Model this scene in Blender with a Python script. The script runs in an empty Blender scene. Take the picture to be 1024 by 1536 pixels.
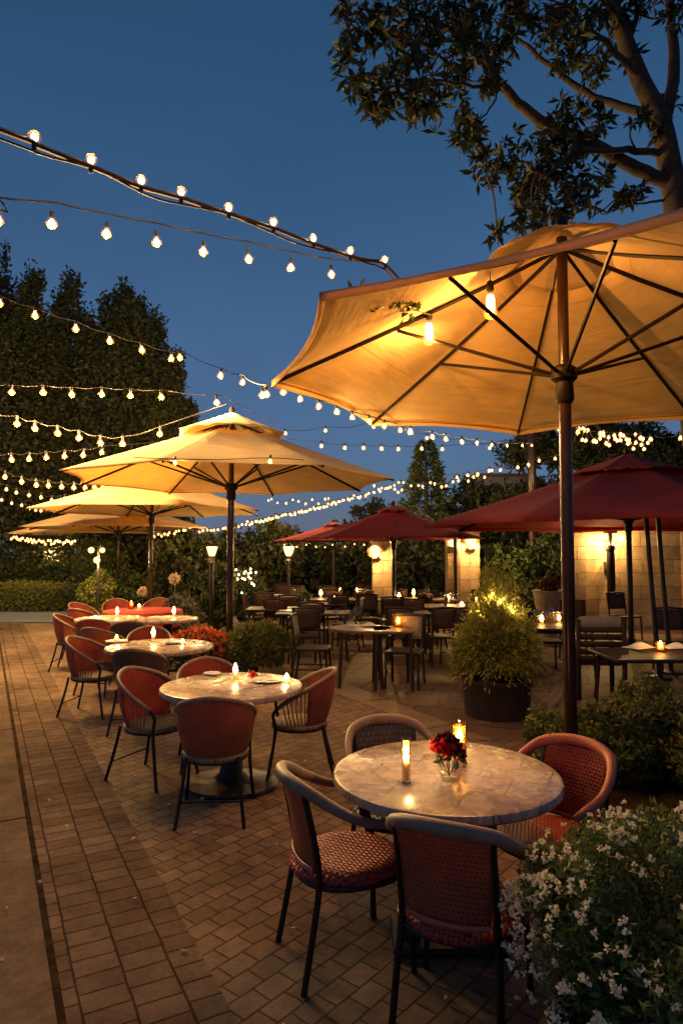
import bpy, math, random
import numpy as np
from mathutils import Vector, Matrix

random.seed(7)
RNG = np.random.default_rng(7)
R = math.radians
sc = bpy.context.scene
COL = sc.collection

# ------------------------------------------------------------------ camera
F = 1000.0
CAM_Z = 1.75
PITCH = math.atan(57 / F)
cam_d = bpy.data.cameras.new('camera')
cam = bpy.data.objects.new('camera', cam_d)
COL.objects.link(cam)
cam.location = (0, 0, CAM_Z)
cam.rotation_euler = (math.pi / 2 + PITCH, 0, 0)
cam_d.sensor_fit = 'VERTICAL'
cam_d.sensor_height = 36
cam_d.lens = 36 * F / 1536
cam_d.clip_end = 1000
sc.camera = cam
CP, SP = math.cos(PITCH), math.sin(PITCH)

def ray(px, py):
    u, v = (px - 512) / F, (768 - py) / F
    return Vector((u, CP - SP * v, SP + CP * v))

def at(px, py, Y):
    d = ray(px, py)
    return Vector((0, 0, CAM_Z)) + d * (Y / d.y)

def atz(px, py, z=0.0):
    d = ray(px, py)
    return Vector((0, 0, CAM_Z)) + d * ((z - CAM_Z) / d.z)

# ------------------------------------------------------------------ world / render
w = bpy.data.worlds.new('World')
sc.world = w
w.use_nodes = True
nt = w.node_tree
bg = nt.nodes['Background']
sky = nt.nodes.new('ShaderNodeTexSky')
sky.sky_type = 'NISHITA'
sky.sun_disc = False
sky.sun_elevation = R(1.5)
sky.sun_rotation = R(200)
sky.air_density = 1.0
sky.dust_density = 0.3
sky.ozone_density = 4.0
tint = nt.nodes.new('ShaderNodeMix')
tint.data_type = 'RGBA'
tint.blend_type = 'MULTIPLY'
tint.inputs[0].default_value = 1.0
tint.inputs[7].default_value = (2.0, 1.8, 1.5, 1)
nt.links.new(sky.outputs[0], tint.inputs[6])
nt.links.new(tint.outputs[2], bg.inputs[0])
tcw = nt.nodes.new('ShaderNodeTexCoord')
sep = nt.nodes.new('ShaderNodeSeparateXYZ')
nt.links.new(tcw.outputs['Generated'], sep.inputs[0])
cr = nt.nodes.new('ShaderNodeValToRGB')
nt.links.new(sep.outputs[2], cr.inputs[0])
els = cr.color_ramp.elements
els[0].position, els[0].color = 0.0, (0.66, 1.05, 1.95, 1)
els[1].position, els[1].color = 0.75, (0.10, 0.40, 0.92, 1)
for pos, col in ((0.15, (0.56, 0.98, 1.98)), (0.33, (0.40, 0.84, 1.75)), (0.55, (0.20, 0.58, 1.25))):
    e_ = els.new(pos)
    e_.color = (*col, 1)
dusk = nt.nodes.new('ShaderNodeMix')
dusk.data_type = 'RGBA'
dusk.inputs[0].default_value = 0.75
cl = nt.nodes.new('ShaderNodeTexNoise')
cl.inputs['Scale'].default_value = 2.6
cl.inputs['Detail'].default_value = 6
cl.inputs['Distortion'].default_value = 0.5
mpw = nt.nodes.new('ShaderNodeMapping')
mpw.inputs['Scale'].default_value = (1, 1, 3.5)
nt.links.new(tcw.outputs['Generated'], mpw.inputs[0])
nt.links.new(mpw.outputs[0], cl.inputs['Vector'])
clr = nt.nodes.new('ShaderNodeMapRange')
clr.inputs[1].default_value, clr.inputs[2].default_value = 0.35, 0.75
clr.inputs[3].default_value, clr.inputs[4].default_value = 0.95, 1.08
nt.links.new(cl.outputs[0], clr.inputs[0])
veil = nt.nodes.new('ShaderNodeMix')
veil.data_type = 'RGBA'
veil.blend_type = 'MULTIPLY'
veil.inputs[0].default_value = 1.0
nt.links.new(clr.outputs[0], veil.inputs[7])
nt.links.new(tint.outputs[2], dusk.inputs[6])
nt.links.new(cr.outputs[0], dusk.inputs[7])
nt.links.new(dusk.outputs[2], veil.inputs[6])
nt.links.new(veil.outputs[2], bg.inputs[0])
bg.inputs[1].default_value = 0.15
sc.view_settings.view_transform = 'Standard'
sc.view_settings.look = 'None'
sc.view_settings.exposure = 0
sc.view_settings.gamma = 1
sc.view_settings.use_curve_mapping = False
cy = sc.cycles
cy.use_denoising = True
cy.max_bounces = 6
cy.diffuse_bounces = 3
cy.glossy_bounces = 3
cy.transmission_bounces = 4
cy.transparent_max_bounces = 12
cy.caustics_reflective = False
cy.caustics_refractive = False
cy.sample_clamp_indirect = 4
cy.use_light_tree = True

# ------------------------------------------------------------------ materials
M = {}

def nodes(name):
    m = bpy.data.materials.new(name)
    m.use_nodes = True
    M[name] = m
    t = m.node_tree
    return m, t, t.nodes['Principled BSDF']

def N(t, kind, **kw):
    n = t.nodes.new(kind)
    for k, v in kw.items():
        setattr(n, k, v)
    return n

def mixc(t, fac, a, b, blend='MIX'):
    n = N(t, 'ShaderNodeMix', data_type='RGBA', blend_type=blend)
    for sock, v in ((n.inputs[0], fac), (n.inputs[6], a), (n.inputs[7], b)):
        if isinstance(v, bpy.types.NodeSocket):
            t.links.new(v, sock)
        elif isinstance(v, (int, float)):
            sock.default_value = v
        else:
            sock.default_value = (*v[:3], 1)
    return n.outputs[2]

def math_n(t, op, a, b=0.0):
    n = N(t, 'ShaderNodeMath', operation=op)
    for sock, v in ((n.inputs[0], a), (n.inputs[1], b)):
        if isinstance(v, bpy.types.NodeSocket):
            t.links.new(v, sock)
        else:
            sock.default_value = v
    return n.outputs[0]

def noise(t, scale, detail=4, rough=0.6, coord='Object', dist=0.0):
    tc = N(t, 'ShaderNodeTexCoord')
    n = N(t, 'ShaderNodeTexNoise')
    n.inputs['Scale'].default_value = scale
    n.inputs['Detail'].default_value = detail
    n.inputs['Roughness'].default_value = rough
    n.inputs['Distortion'].default_value = dist
    t.links.new(tc.outputs[coord], n.inputs['Vector'])
    return n.outputs[0]

def ramp(t, v, lo, hi):
    n = N(t, 'ShaderNodeMapRange')
    t.links.new(v, n.inputs[0])
    n.inputs[1].default_value = lo
    n.inputs[2].default_value = hi
    return n.outputs[0]

def bump(t, p, h, strength=0.3, dist=0.01):
    b = N(t, 'ShaderNodeBump')
    b.inputs['Strength'].default_value = strength
    b.inputs['Distance'].default_value = dist
    t.links.new(h, b.inputs['Height'])
    t.links.new(b.outputs[0], p.inputs['Normal'])

def plain(name, col, rough=0.6, var=0.25, scale=8, metal=0.0, bmp=0.0, spec=0.5):
    m, t, p = nodes(name)
    f = ramp(t, noise(t, scale), 0.3, 0.7)
    a = [c * (1 - var) for c in col]
    b = [min(1, c * (1 + var)) for c in col]
    t.links.new(mixc(t, f, a, b), p.inputs['Base Color'])
    p.inputs['Roughness'].default_value = rough
    p.inputs['Metallic'].default_value = metal
    p.inputs['Specular IOR Level'].default_value = spec
    if bmp:
        bump(t, p, noise(t, scale * 6, 6), bmp)
    return m

def mapped(t, rotz=0.0, scale=(1, 1, 1), coord='Object', loc=(0, 0, 0)):
    tc = N(t, 'ShaderNodeTexCoord')
    mp = N(t, 'ShaderNodeMapping')
    mp.inputs['Rotation'].default_value = (0, 0, rotz)
    mp.inputs['Scale'].default_value = scale
    mp.inputs['Location'].default_value = loc
    t.links.new(tc.outputs[coord], mp.inputs[0])
    return mp.outputs[0]

def brick_mat(name, rotz, bw, bh, joint, c1, c2, cm, rough=0.7, offset=0.5, warp=0.012, coord='Object', stain=0.5, bstr=0.5, sq=1.0, sqf=2, spec=0.1):
    m, t, p = nodes(name)
    v = mapped(t, rotz, coord=coord)
    nz = N(t, 'ShaderNodeTexNoise')
    nz.inputs['Scale'].default_value = 5
    t.links.new(v, nz.inputs['Vector'])
    ma = N(t, 'ShaderNodeVectorMath', operation='SCALE')
    sub = N(t, 'ShaderNodeVectorMath', operation='SUBTRACT')
    sub.inputs[1].default_value = (0.5, 0.5, 0.5)
    t.links.new(nz.outputs['Color'], sub.inputs[0])
    t.links.new(sub.outputs[0], ma.inputs[0])
    ma.inputs['Scale'].default_value = warp * 2
    add = N(t, 'ShaderNodeVectorMath', operation='ADD')
    t.links.new(v, add.inputs[0])
    t.links.new(ma.outputs[0], add.inputs[1])
    br = N(t, 'ShaderNodeTexBrick')
    br.offset = offset
    br.squash = sq
    br.squash_frequency = sqf
    br.inputs['Scale'].default_value = 1
    br.inputs['Brick Width'].default_value = bw
    br.inputs['Row Height'].default_value = bh
    br.inputs['Mortar Size'].default_value = joint
    br.inputs['Mortar Smooth'].default_value = 0.25
    br.inputs['Bias'].default_value = 0
    br.inputs['Color1'].default_value = (*c1, 1)
    br.inputs['Color2'].default_value = (*c2, 1)
    br.inputs['Mortar'].default_value = (*cm, 1)
    t.links.new(add.outputs[0], br.inputs['Vector'])
    big = ramp(t, noise(t, 0.9, 6, 0.65), 0.35, 0.7)
    fine = ramp(t, noise(t, 28, 6, 0.7), 0.3, 0.75)
    c = mixc(t, stain, br.outputs['Color'], mixc(t, big, (0.45, 0.42, 0.4), (1.25, 1.2, 1.15)), 'MULTIPLY')
    c = mixc(t, 0.5, c, mixc(t, fine, (0.55, 0.55, 0.55), (1.2, 1.2, 1.2)), 'MULTIPLY')
    t.links.new(c, p.inputs['Base Color'])
    rr = N(t, 'ShaderNodeMapRange')
    t.links.new(big, rr.inputs[0])
    rr.inputs[3].default_value = rough - 0.16
    rr.inputs[4].default_value = rough + 0.1
    p.inputs['Specular IOR Level'].default_value = spec
    t.links.new(rr.outputs[0], p.inputs['Roughness'])
    mid = ramp(t, noise(t, 6.5, 5, 0.7), 0.3, 0.72)
    c = mixc(t, 0.55, c, mixc(t, mid, (0.5, 0.48, 0.46), (1.25, 1.25, 1.25)), 'MULTIPLY')
    t.links.new(c, p.inputs['Base Color'])
    h = math_n(t, 'SUBTRACT', math_n(t, 'ADD', math_n(t, 'MULTIPLY', fine, 0.3), math_n(t, 'MULTIPLY', mid, 0.5)), br.outputs['Fac'])
    bump(t, p, h, bstr, 0.008)
    return m

BAND_ANG = math.atan2(0.88, -0.47)
brick_mat('paver', -R(50), 0.14, 0.108, 0.0055, (0.31, 0.222, 0.16), (0.215, 0.152, 0.11), (0.095, 0.066, 0.046), spec=0.03, warp=0.012, stain=0.85, bstr=0.6)
brick_mat('band_paver', -BAND_ANG, 0.12, 0.185, 0.0055, (0.23, 0.172, 0.132), (0.165, 0.122, 0.094), (0.075, 0.055, 0.042), spec=0.0, offset=0.4, warp=0.007, stain=0.8, bstr=0.8)
brick_mat('slab', -BAND_ANG, 2.45, 1.9, 0.012, (0.20, 0.152, 0.115), (0.175, 0.132, 0.10), (0.03, 0.022, 0.016), spec=0.0, warp=0.002, stain=0.7, bstr=0.35)
brick_mat('border_slab', -math.atan2(-1.77, 1.09), 1.3, 3.0, 0.012, (0.27, 0.195, 0.13), (0.24, 0.17, 0.115), (0.05, 0.04, 0.03), warp=0.003)
brick_mat('flagstone', R(20), 0.9, 0.62, 0.012, (0.19, 0.125, 0.085), (0.13, 0.085, 0.06), (0.04, 0.03, 0.022), warp=0.09, sq=0.7, sqf=3)
plain('asphalt', (0.16, 0.19, 0.24), 0.8, 0.2, 3, bmp=0.2)
plain('soil', (0.04, 0.028, 0.018), 0.95, 0.5, 9, bmp=0.6, spec=0.0)
plain('lawn_soil', (0.035, 0.045, 0.022), 0.95, 0.5, 4, bmp=0.5)
# wall blocks use local XZ as UV
brick_mat('stone_block', 0, 0.95, 0.29, 0.006, (0.42, 0.31, 0.19), (0.30, 0.215, 0.13), (0.12, 0.085, 0.055), coord='UV', warp=0.022, stain=0.85, bstr=1.0, sq=0.7, sqf=3)
plain('stucco', (0.42, 0.33, 0.24), 0.9, 0.12, 2, bmp=0.2)
plain('roof_edge', (0.22, 0.12, 0.08), 0.8)
plain('curb_stone', (0.27, 0.20, 0.145), 0.85, 0.45, 6, bmp=0.8)

def table_stone():
    m, t, p = nodes('table_stone')
    v = mapped(t, R(24))
    br = N(t, 'ShaderNodeTexBrick')
    br.offset = 0.5
    br.inputs['Scale'].default_value = 1
    br.inputs['Brick Width'].default_value = 0.30
    br.inputs['Row Height'].default_value = 0.20
    br.inputs['Mortar Size'].default_value = 0.0035
    br.inputs['Color1'].default_value = (0.66, 0.54, 0.42, 1)
    br.inputs['Color2'].default_value = (0.40, 0.31, 0.24, 1)
    br.inputs['Mortar'].default_value = (0.12, 0.08, 0.055, 1)
    t.links.new(v, br.inputs['Vector'])
    vein = noise(t, 5.5, 8, 0.65, dist=2.2)
    vv = math_n(t, 'ABSOLUTE', math_n(t, 'SUBTRACT', vein, 0.5))
    vm = ramp(t, vv, 0.0, 0.09)
    blot = ramp(t, noise(t, 9, 5, 0.6, dist=0.6), 0.35, 0.7)
    c = mixc(t, vm, (0.30, 0.23, 0.19), br.outputs['Color'])
    c = mixc(t, 0.55, c, mixc(t, blot, (0.62, 0.58, 0.55), (1.15, 1.12, 1.1)), 'MULTIPLY')
    t.links.new(c, p.inputs['Base Color'])
    rr = N(t, 'ShaderNodeMapRange')
    t.links.new(blot, rr.inputs[0])
    rr.inputs[3].default_value = 0.18
    rr.inputs[4].default_value = 0.42
    t.links.new(rr.outputs[0], p.inputs['Roughness'])
    bump(t, p, math_n(t, 'SUBTRACT', math_n(t, 'MULTIPLY', vein, 0.6), br.outputs['Fac']), 0.25, 0.006)
table_stone()

def weave(name, c1, c2, cm, bw=0.012, bh=0.018, joint=0.0, rough=0.45):
    m, t, p = nodes(name)
    tc = N(t, 'ShaderNodeTexCoord')
    sp = N(t, 'ShaderNodeSeparateXYZ')
    t.links.new(tc.outputs['UV'], sp.inputs[0])
    U = math_n(t, 'DIVIDE', sp.outputs[0], bw)
    V = math_n(t, 'DIVIDE', sp.outputs[1], bh)
    a = math_n(t, 'FRACT', U)
    b = math_n(t, 'FRACT', V)
    ck = math_n(t, 'FLOORED_MODULO', math_n(t, 'ADD', math_n(t, 'FLOOR', U), math_n(t, 'FLOOR', V)), 2.0)
    def par(x):
        return math_n(t, 'MULTIPLY', math_n(t, 'MULTIPLY', x, math_n(t, 'SUBTRACT', 1.0, x)), 4.0)
    pa, pb = par(a), par(b)
    hn = N(t, 'ShaderNodeMix')
    t.links.new(ck, hn.inputs[0])
    t.links.new(pa, hn.inputs[2])
    t.links.new(pb, hn.inputs[3])
    prof = hn.outputs[0]
    edge_ = ramp(t, prof, 0.05, 0.55)
    strand = mixc(t, ck, c1, c2)
    f = ramp(t, noise(t, 7), 0.3, 0.7)
    c = mixc(t, edge_, cm, strand)
    c = mixc(t, 0.6, c, mixc(t, f, (0.6, 0.6, 0.6), (1.2, 1.2, 1.2)), 'MULTIPLY')
    t.links.new(c, p.inputs['Base Color'])
    p.inputs['Roughness'].default_value = rough
    bump(t, p, prof, 0.8, 0.006)
    tl = N(t, 'ShaderNodeBsdfTranslucent')
    t.links.new(c, tl.inputs[0])
    ms = N(t, 'ShaderNodeMixShader')
    ms.inputs[0].default_value = 0.3
    t.links.new(p.outputs[0], ms.inputs[1])
    t.links.new(tl.outputs[0], ms.inputs[2])
    t.links.new(ms.outputs[0], t.nodes['Material Output'].inputs[0])
weave('weave_red', (0.52, 0.085, 0.05), (0.42, 0.06, 0.04), (0.07, 0.012, 0.01))
weave('weave_bright', (0.55, 0.06, 0.05), (0.45, 0.05, 0.04), (0.08, 0.012, 0.01), 0.02, 0.02)
weave('weave_rust', (0.50, 0.14, 0.065), (0.38, 0.10, 0.05), (0.11, 0.032, 0.018), 0.010, 0.02)
weave('weave_dark', (0.12, 0.06, 0.045), (0.085, 0.045, 0.035), (0.02, 0.012, 0.01), 0.012, 0.026)
weave('weave_grey', (0.16, 0.13, 0.11), (0.11, 0.09, 0.08), (0.012, 0.01, 0.01), 0.018, 0.03)
weave('weave_tan', (0.50, 0.36, 0.20), (0.38, 0.26, 0.14), (0.08, 0.05, 0.03), 0.018, 0.014)
plain('rail_wrap', (0.20, 0.135, 0.10), 0.5, 0.2, 14, bmp=0.15)
plain('rail_red', (0.34, 0.085, 0.055), 0.45, 0.2, 14, bmp=0.15)
plain('rail_brown', (0.20, 0.11, 0.075), 0.45, 0.3, 18, bmp=0.2)
plain('black_metal', (0.012, 0.009, 0.008), 0.42, 0.3, 10, spec=0.3)
plain('umbrella_frame', (0.011, 0.007, 0.005), 0.5, 0.3, 10, spec=0.16)
plain('brown_wood', (0.026, 0.011, 0.006), 0.22, 0.45, 5, bmp=0.1, spec=0.35)
plain('dark_wood', (0.026, 0.016, 0.011), 0.55, 0.4, 6, bmp=0.2, spec=0.25)
plain('pedestal_wood', (0.14, 0.07, 0.045), 0.5, 0.3, 8)
plain('grey_cloth', (0.22, 0.18, 0.145), 0.9, 0.2, 9, bmp=0.2)
plain('white_cloth', (0.72, 0.66, 0.58), 0.85, 0.08, 9, bmp=0.2)
plain('red_cloth', (0.36, 0.03, 0.025), 0.8, 0.2, 6, bmp=0.2)
plain('porcelain', (0.75, 0.72, 0.68), 0.2, 0.05)
plain('steel', (0.6, 0.57, 0.52), 0.25, 0.1, 8, metal=1.0)
plain('cable', (0.018, 0.012, 0.01), 0.5, 0.2, 8)
plain('cable_brown', (0.05, 0.02, 0.018), 0.55, 0.3, 20)
plain('planter', (0.028, 0.022, 0.018), 0.5, 0.35, 7, bmp=0.2)
plain('bark', (0.045, 0.029, 0.021), 0.9, 0.5, 7, bmp=0.9)
plain('wax', (0.85, 0.7, 0.45), 0.5, 0.05)
M['wax'].node_tree.nodes['Principled BSDF'].inputs['Subsurface Weight'].default_value = 0.8
M['wax'].node_tree.nodes['Principled BSDF'].inputs['Subsurface Radius'].default_value = (0.06, 0.03, 0.01)
M['wax'].node_tree.nodes['Principled BSDF'].inputs['Subsurface Scale'].default_value = 1.0
plain('food', (0.5, 0.16, 0.06), 0.6, 0.5, 40)
plain('terracotta', (0.45, 0.16, 0.08), 0.8, 0.3)

def canvas(name, col, trans, tcol=None, seam=0.10):
    m, t, p = nodes(name)
    f = ramp(t, noise(t, 2.2, 5), 0.3, 0.7)
    c = mixc(t, f, [x * (1 - seam) for x in col], [min(1, x * (1 + seam)) for x in col])
    wv = noise(t, 260, 2)
    p.inputs['Roughness'].default_value = 0.9
    p.inputs['Specular IOR Level'].default_value = 0.15
    tc = N(t, 'ShaderNodeTexCoord')
    sp = N(t, 'ShaderNodeSeparateXYZ')
    t.links.new(tc.outputs['UV'], sp.inputs[0])
    fu = math_n(t, 'FRACT', math_n(t, 'DIVIDE', sp.outputs[0], 0.75))
    du = math_n(t, 'MINIMUM', fu, math_n(t, 'SUBTRACT', 1.0, fu))
    w_ = math_n(t, 'MULTIPLY', du, math_n(t, 'MAXIMUM', sp.outputs[1], 0.2))
    s1 = math_n(t, 'SUBTRACT', 1.0, ramp(t, w_, 0.010, 0.016))
    fv = math_n(t, 'ABSOLUTE', math_n(t, 'SUBTRACT', math_n(t, 'FRACT', math_n(t, 'DIVIDE', sp.outputs[1], 0.93)), 0.5))
    s2 = math_n(t, 'SUBTRACT', 1.0, ramp(t, fv, 0.004, 0.008))
    sm = math_n(t, 'MAXIMUM', s1, s2)
    stv = mapped(t, 0, (2.0, 9.0, 1), coord='UV')
    n2 = N(t, 'ShaderNodeTexNoise')
    n2.inputs['Scale'].default_value = 2.2
    n2.inputs['Detail'].default_value = 5
    n2.inputs['Distortion'].default_value = 0.8
    t.links.new(stv, n2.inputs['Vector'])
    c = mixc(t, 0.3, c, mixc(t, ramp(t, n2.outputs[0], 0.35, 0.7), (0.75, 0.72, 0.70), (1.1, 1.1, 1.1)), 'MULTIPLY')
    c = mixc(t, math_n(t, 'MULTIPLY', sm, 0.28), c, [x * 0.45 for x in col])
    t.links.new(c, p.inputs['Base Color'])
    bump(t, p, math_n(t, 'ADD', math_n(t, 'ADD', math_n(t, 'MULTIPLY', n2.outputs[0], 5.0), math_n(t, 'MULTIPLY', sm, 0.7)), math_n(t, 'MULTIPLY', wv, 0.6)), 0.3, 0.006)
    tr = N(t, 'ShaderNodeBsdfTranslucent')
    t.links.new(mixc(t, 1.0, c, [b / max(a, 1e-3) for a, b in zip(col, tcol or col)], 'MULTIPLY'), tr.inputs[0])
    mx = N(t, 'ShaderNodeMixShader')
    mx.inputs[0].default_value = trans
    out = t.nodes['Material Output']
    t.links.new(p.outputs[0], mx.inputs[1])
    t.links.new(tr.outputs[0], mx.inputs[2])
    t.links.new(mx.outputs[0], out.inputs[0])
canvas('canvas_cream', (0.86, 0.70, 0.40), 0.52, (0.92, 0.64, 0.28))
canvas('canvas_red', (0.22, 0.032, 0.036), 0.3, (0.5, 0.07, 0.04))
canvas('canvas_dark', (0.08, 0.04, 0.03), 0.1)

def glass(name, tint_c=(1, 1, 1), gloss=0.14):
    m = bpy.data.materials.new(name)
    m.use_nodes = True
    M[name] = m
    t = m.node_tree
    t.nodes.clear()
    out = N(t, 'ShaderNodeOutputMaterial')
    tr = N(t, 'ShaderNodeBsdfTransparent')
    tr.inputs[0].default_value = (*tint_c, 1)
    gl = N(t, 'ShaderNodeBsdfGlossy')
    gl.inputs['Roughness'].default_value = 0.04
    gl.inputs[0].default_value = (1, 1, 1, 1)
    fr = N(t, 'ShaderNodeFresnel')
    fr.inputs[0].default_value = 1.45
    f = math_n(t, 'ADD', math_n(t, 'MULTIPLY', fr.outputs[0], 0.55), 0.015)
    mx = N(t, 'ShaderNodeMixShader')
    t.links.new(f, mx.inputs[0])
    t.links.new(tr.outputs[0], mx.inputs[1])
    t.links.new(gl.outputs[0], mx.inputs[2])
    t.links.new(mx.outputs[0], out.inputs[0])
glass('glass', (0.93, 0.93, 0.9))
glass('glass_red', (0.9, 0.25, 0.15))
glass('glass_amber', (1.0, 0.8, 0.5))

def glow(name, col, strength):
    m = bpy.data.materials.new(name)
    m.use_nodes = True
    M[name] = m
    t = m.node_tree
    t.nodes.clear()
    out = N(t, 'ShaderNodeOutputMaterial')
    e = N(t, 'ShaderNodeEmission')
    e.inputs[0].default_value = (*col, 1)
    e.inputs[1].default_value = strength
    t.links.new(e.outputs[0], out.inputs[0])
WARM = (1.0, 0.60, 0.205)
HOT = (1.0, 0.60, 0.22)
glow('bulb_near', (1.0, 0.66, 0.30), 4.5)
glow('bulb', HOT, 5)
glow('bulb_mid', HOT, 5)
glow('bulb_far', HOT, 4.5)
glow('bulb_umbrella', (1.0, 0.62, 0.22), 9)
glow('lamp_glow', (1.0, 0.60, 0.22), 3.4)
POWER = {'bulb_near': 4.6, 'bulb': 56.0, 'bulb_mid': 9.0, 'bulb_far': 3.6}

def lamp(parent, loc, watts, radius, col=None):
    d = bpy.data.lights.new('lamp_light', 'POINT')
    d.energy = watts
    d.color = col or WARM
    d.shadow_soft_size = radius
    o = bpy.data.objects.new('lamp_light', d)
    COL.objects.link(o)
    o.parent = parent
    o.location = loc
    return o
glow('flame', (1.0, 0.50, 0.14), 70)
glow('fairy', (1.0, 0.58, 0.2), 40)

def frosted(name, col, op):
    m = bpy.data.materials.new(name)
    m.use_nodes = True
    M[name] = m
    t = m.node_tree
    t.nodes.clear()
    out = N(t, 'ShaderNodeOutputMaterial')
    tr = N(t, 'ShaderNodeBsdfTransparent')
    tl = N(t, 'ShaderNodeBsdfTranslucent')
    tl.inputs[0].default_value = (*col, 1)
    mx = N(t, 'ShaderNodeMixShader')
    mx.inputs[0].default_value = op
    t.links.new(tr.outputs[0], mx.inputs[1])
    t.links.new(tl.outputs[0], mx.inputs[2])
    t.links.new(mx.outputs[0], out.inputs[0])
frosted('halo_near', (1.0, 0.5, 0.14), 0.04)  # amber shells that imitate the glow halo of the string bulbs
frosted('halo', (1.0, 0.5, 0.12), 0.006)
frosted('halo_mid', (1.0, 0.5, 0.14), 0.022)
frosted('halo_far', (1.0, 0.5, 0.14), 0.03)
frosted('halo_lamp', (1.0, 0.5, 0.14), 0.022)  # amber shell for the imitated glare around globe lamps
frosted('frost_bulb', (1.0, 0.5, 0.12), 0.006)
frosted('glow_tube', (1.0, 0.52, 0.18), 0.16)  # amber liner imitating the candle glow inside a tube

def leafmat(name, a, b, rough=0.55, trans=0.25, spec=0.3):
    m, t, p = nodes(name)
    g = N(t, 'ShaderNodeNewGeometry')
    big = ramp(t, noise(t, 1.3, 3), 0.35, 0.65)
    f = math_n(t, 'ADD', math_n(t, 'MULTIPLY', g.outputs['Random Per Island'], 0.65), math_n(t, 'MULTIPLY', big, 0.35))
    c = mixc(t, f, a, b)
    t.links.new(c, p.inputs['Base Color'])
    p.inputs['Roughness'].default_value = rough
    p.inputs['Specular IOR Level'].default_value = spec
    tr = N(t, 'ShaderNodeBsdfTranslucent')
    t.links.new(c, tr.inputs[0])
    mx = N(t, 'ShaderNodeMixShader')
    mx.inputs[0].default_value = trans
    t.links.new(p.outputs[0], mx.inputs[1])
    t.links.new(tr.outputs[0], mx.inputs[2])
    t.links.new(mx.outputs[0], t.nodes['Material Output'].inputs[0])
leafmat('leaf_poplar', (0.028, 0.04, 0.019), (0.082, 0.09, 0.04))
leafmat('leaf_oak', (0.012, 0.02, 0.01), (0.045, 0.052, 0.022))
leafmat('leaf_hedge', (0.03, 0.055, 0.02), (0.10, 0.13, 0.045))
leafmat('leaf_box', (0.07, 0.10, 0.025), (0.24, 0.25, 0.06))
leafmat('leaf_willow', (0.14, 0.16, 0.025), (0.40, 0.38, 0.07))
leafmat('leaf_grey', (0.07, 0.075, 0.055), (0.18, 0.17, 0.12))
leafmat('leaf_flower', (0.06, 0.10, 0.028), (0.18, 0.22, 0.065))
leafmat('petal_white', (0.72, 0.66, 0.48), (0.92, 0.88, 0.70), 0.6, 0.3)
leafmat('petal_red', (0.55, 0.02, 0.03), (0.85, 0.06, 0.05), 0.5, 0.3)
leafmat('petal_orange', (0.55, 0.07, 0.02), (0.75, 0.22, 0.06), 0.5, 0.3)
leafmat('petal_dark', (0.05, 0.012, 0.015), (0.14, 0.03, 0.03), 0.5, 0.2)
leafmat('petal_cream', (0.5, 0.42, 0.3), (0.75, 0.62, 0.45), 0.6, 0.3)

# ------------------------------------------------------------------ mesh building
def catmull(pts, n=6):
    pts = [Vector(p) for p in pts]
    out = []
    for i in range(len(pts) - 1):
        p0 = pts[max(i - 1, 0)]
        p1, p2 = pts[i], pts[i + 1]
        p3 = pts[min(i + 2, len(pts) - 1)]
        for k in range(n):
            t = k / n
            out.append(0.5 * ((2 * p1) + (p2 - p0) * t + (2 * p0 - 5 * p1 + 4 * p2 - p3) * t * t + (3 * p1 - p0 - 3 * p2 + p3) * t ** 3))
    out.append(pts[-1])
    return out

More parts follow.
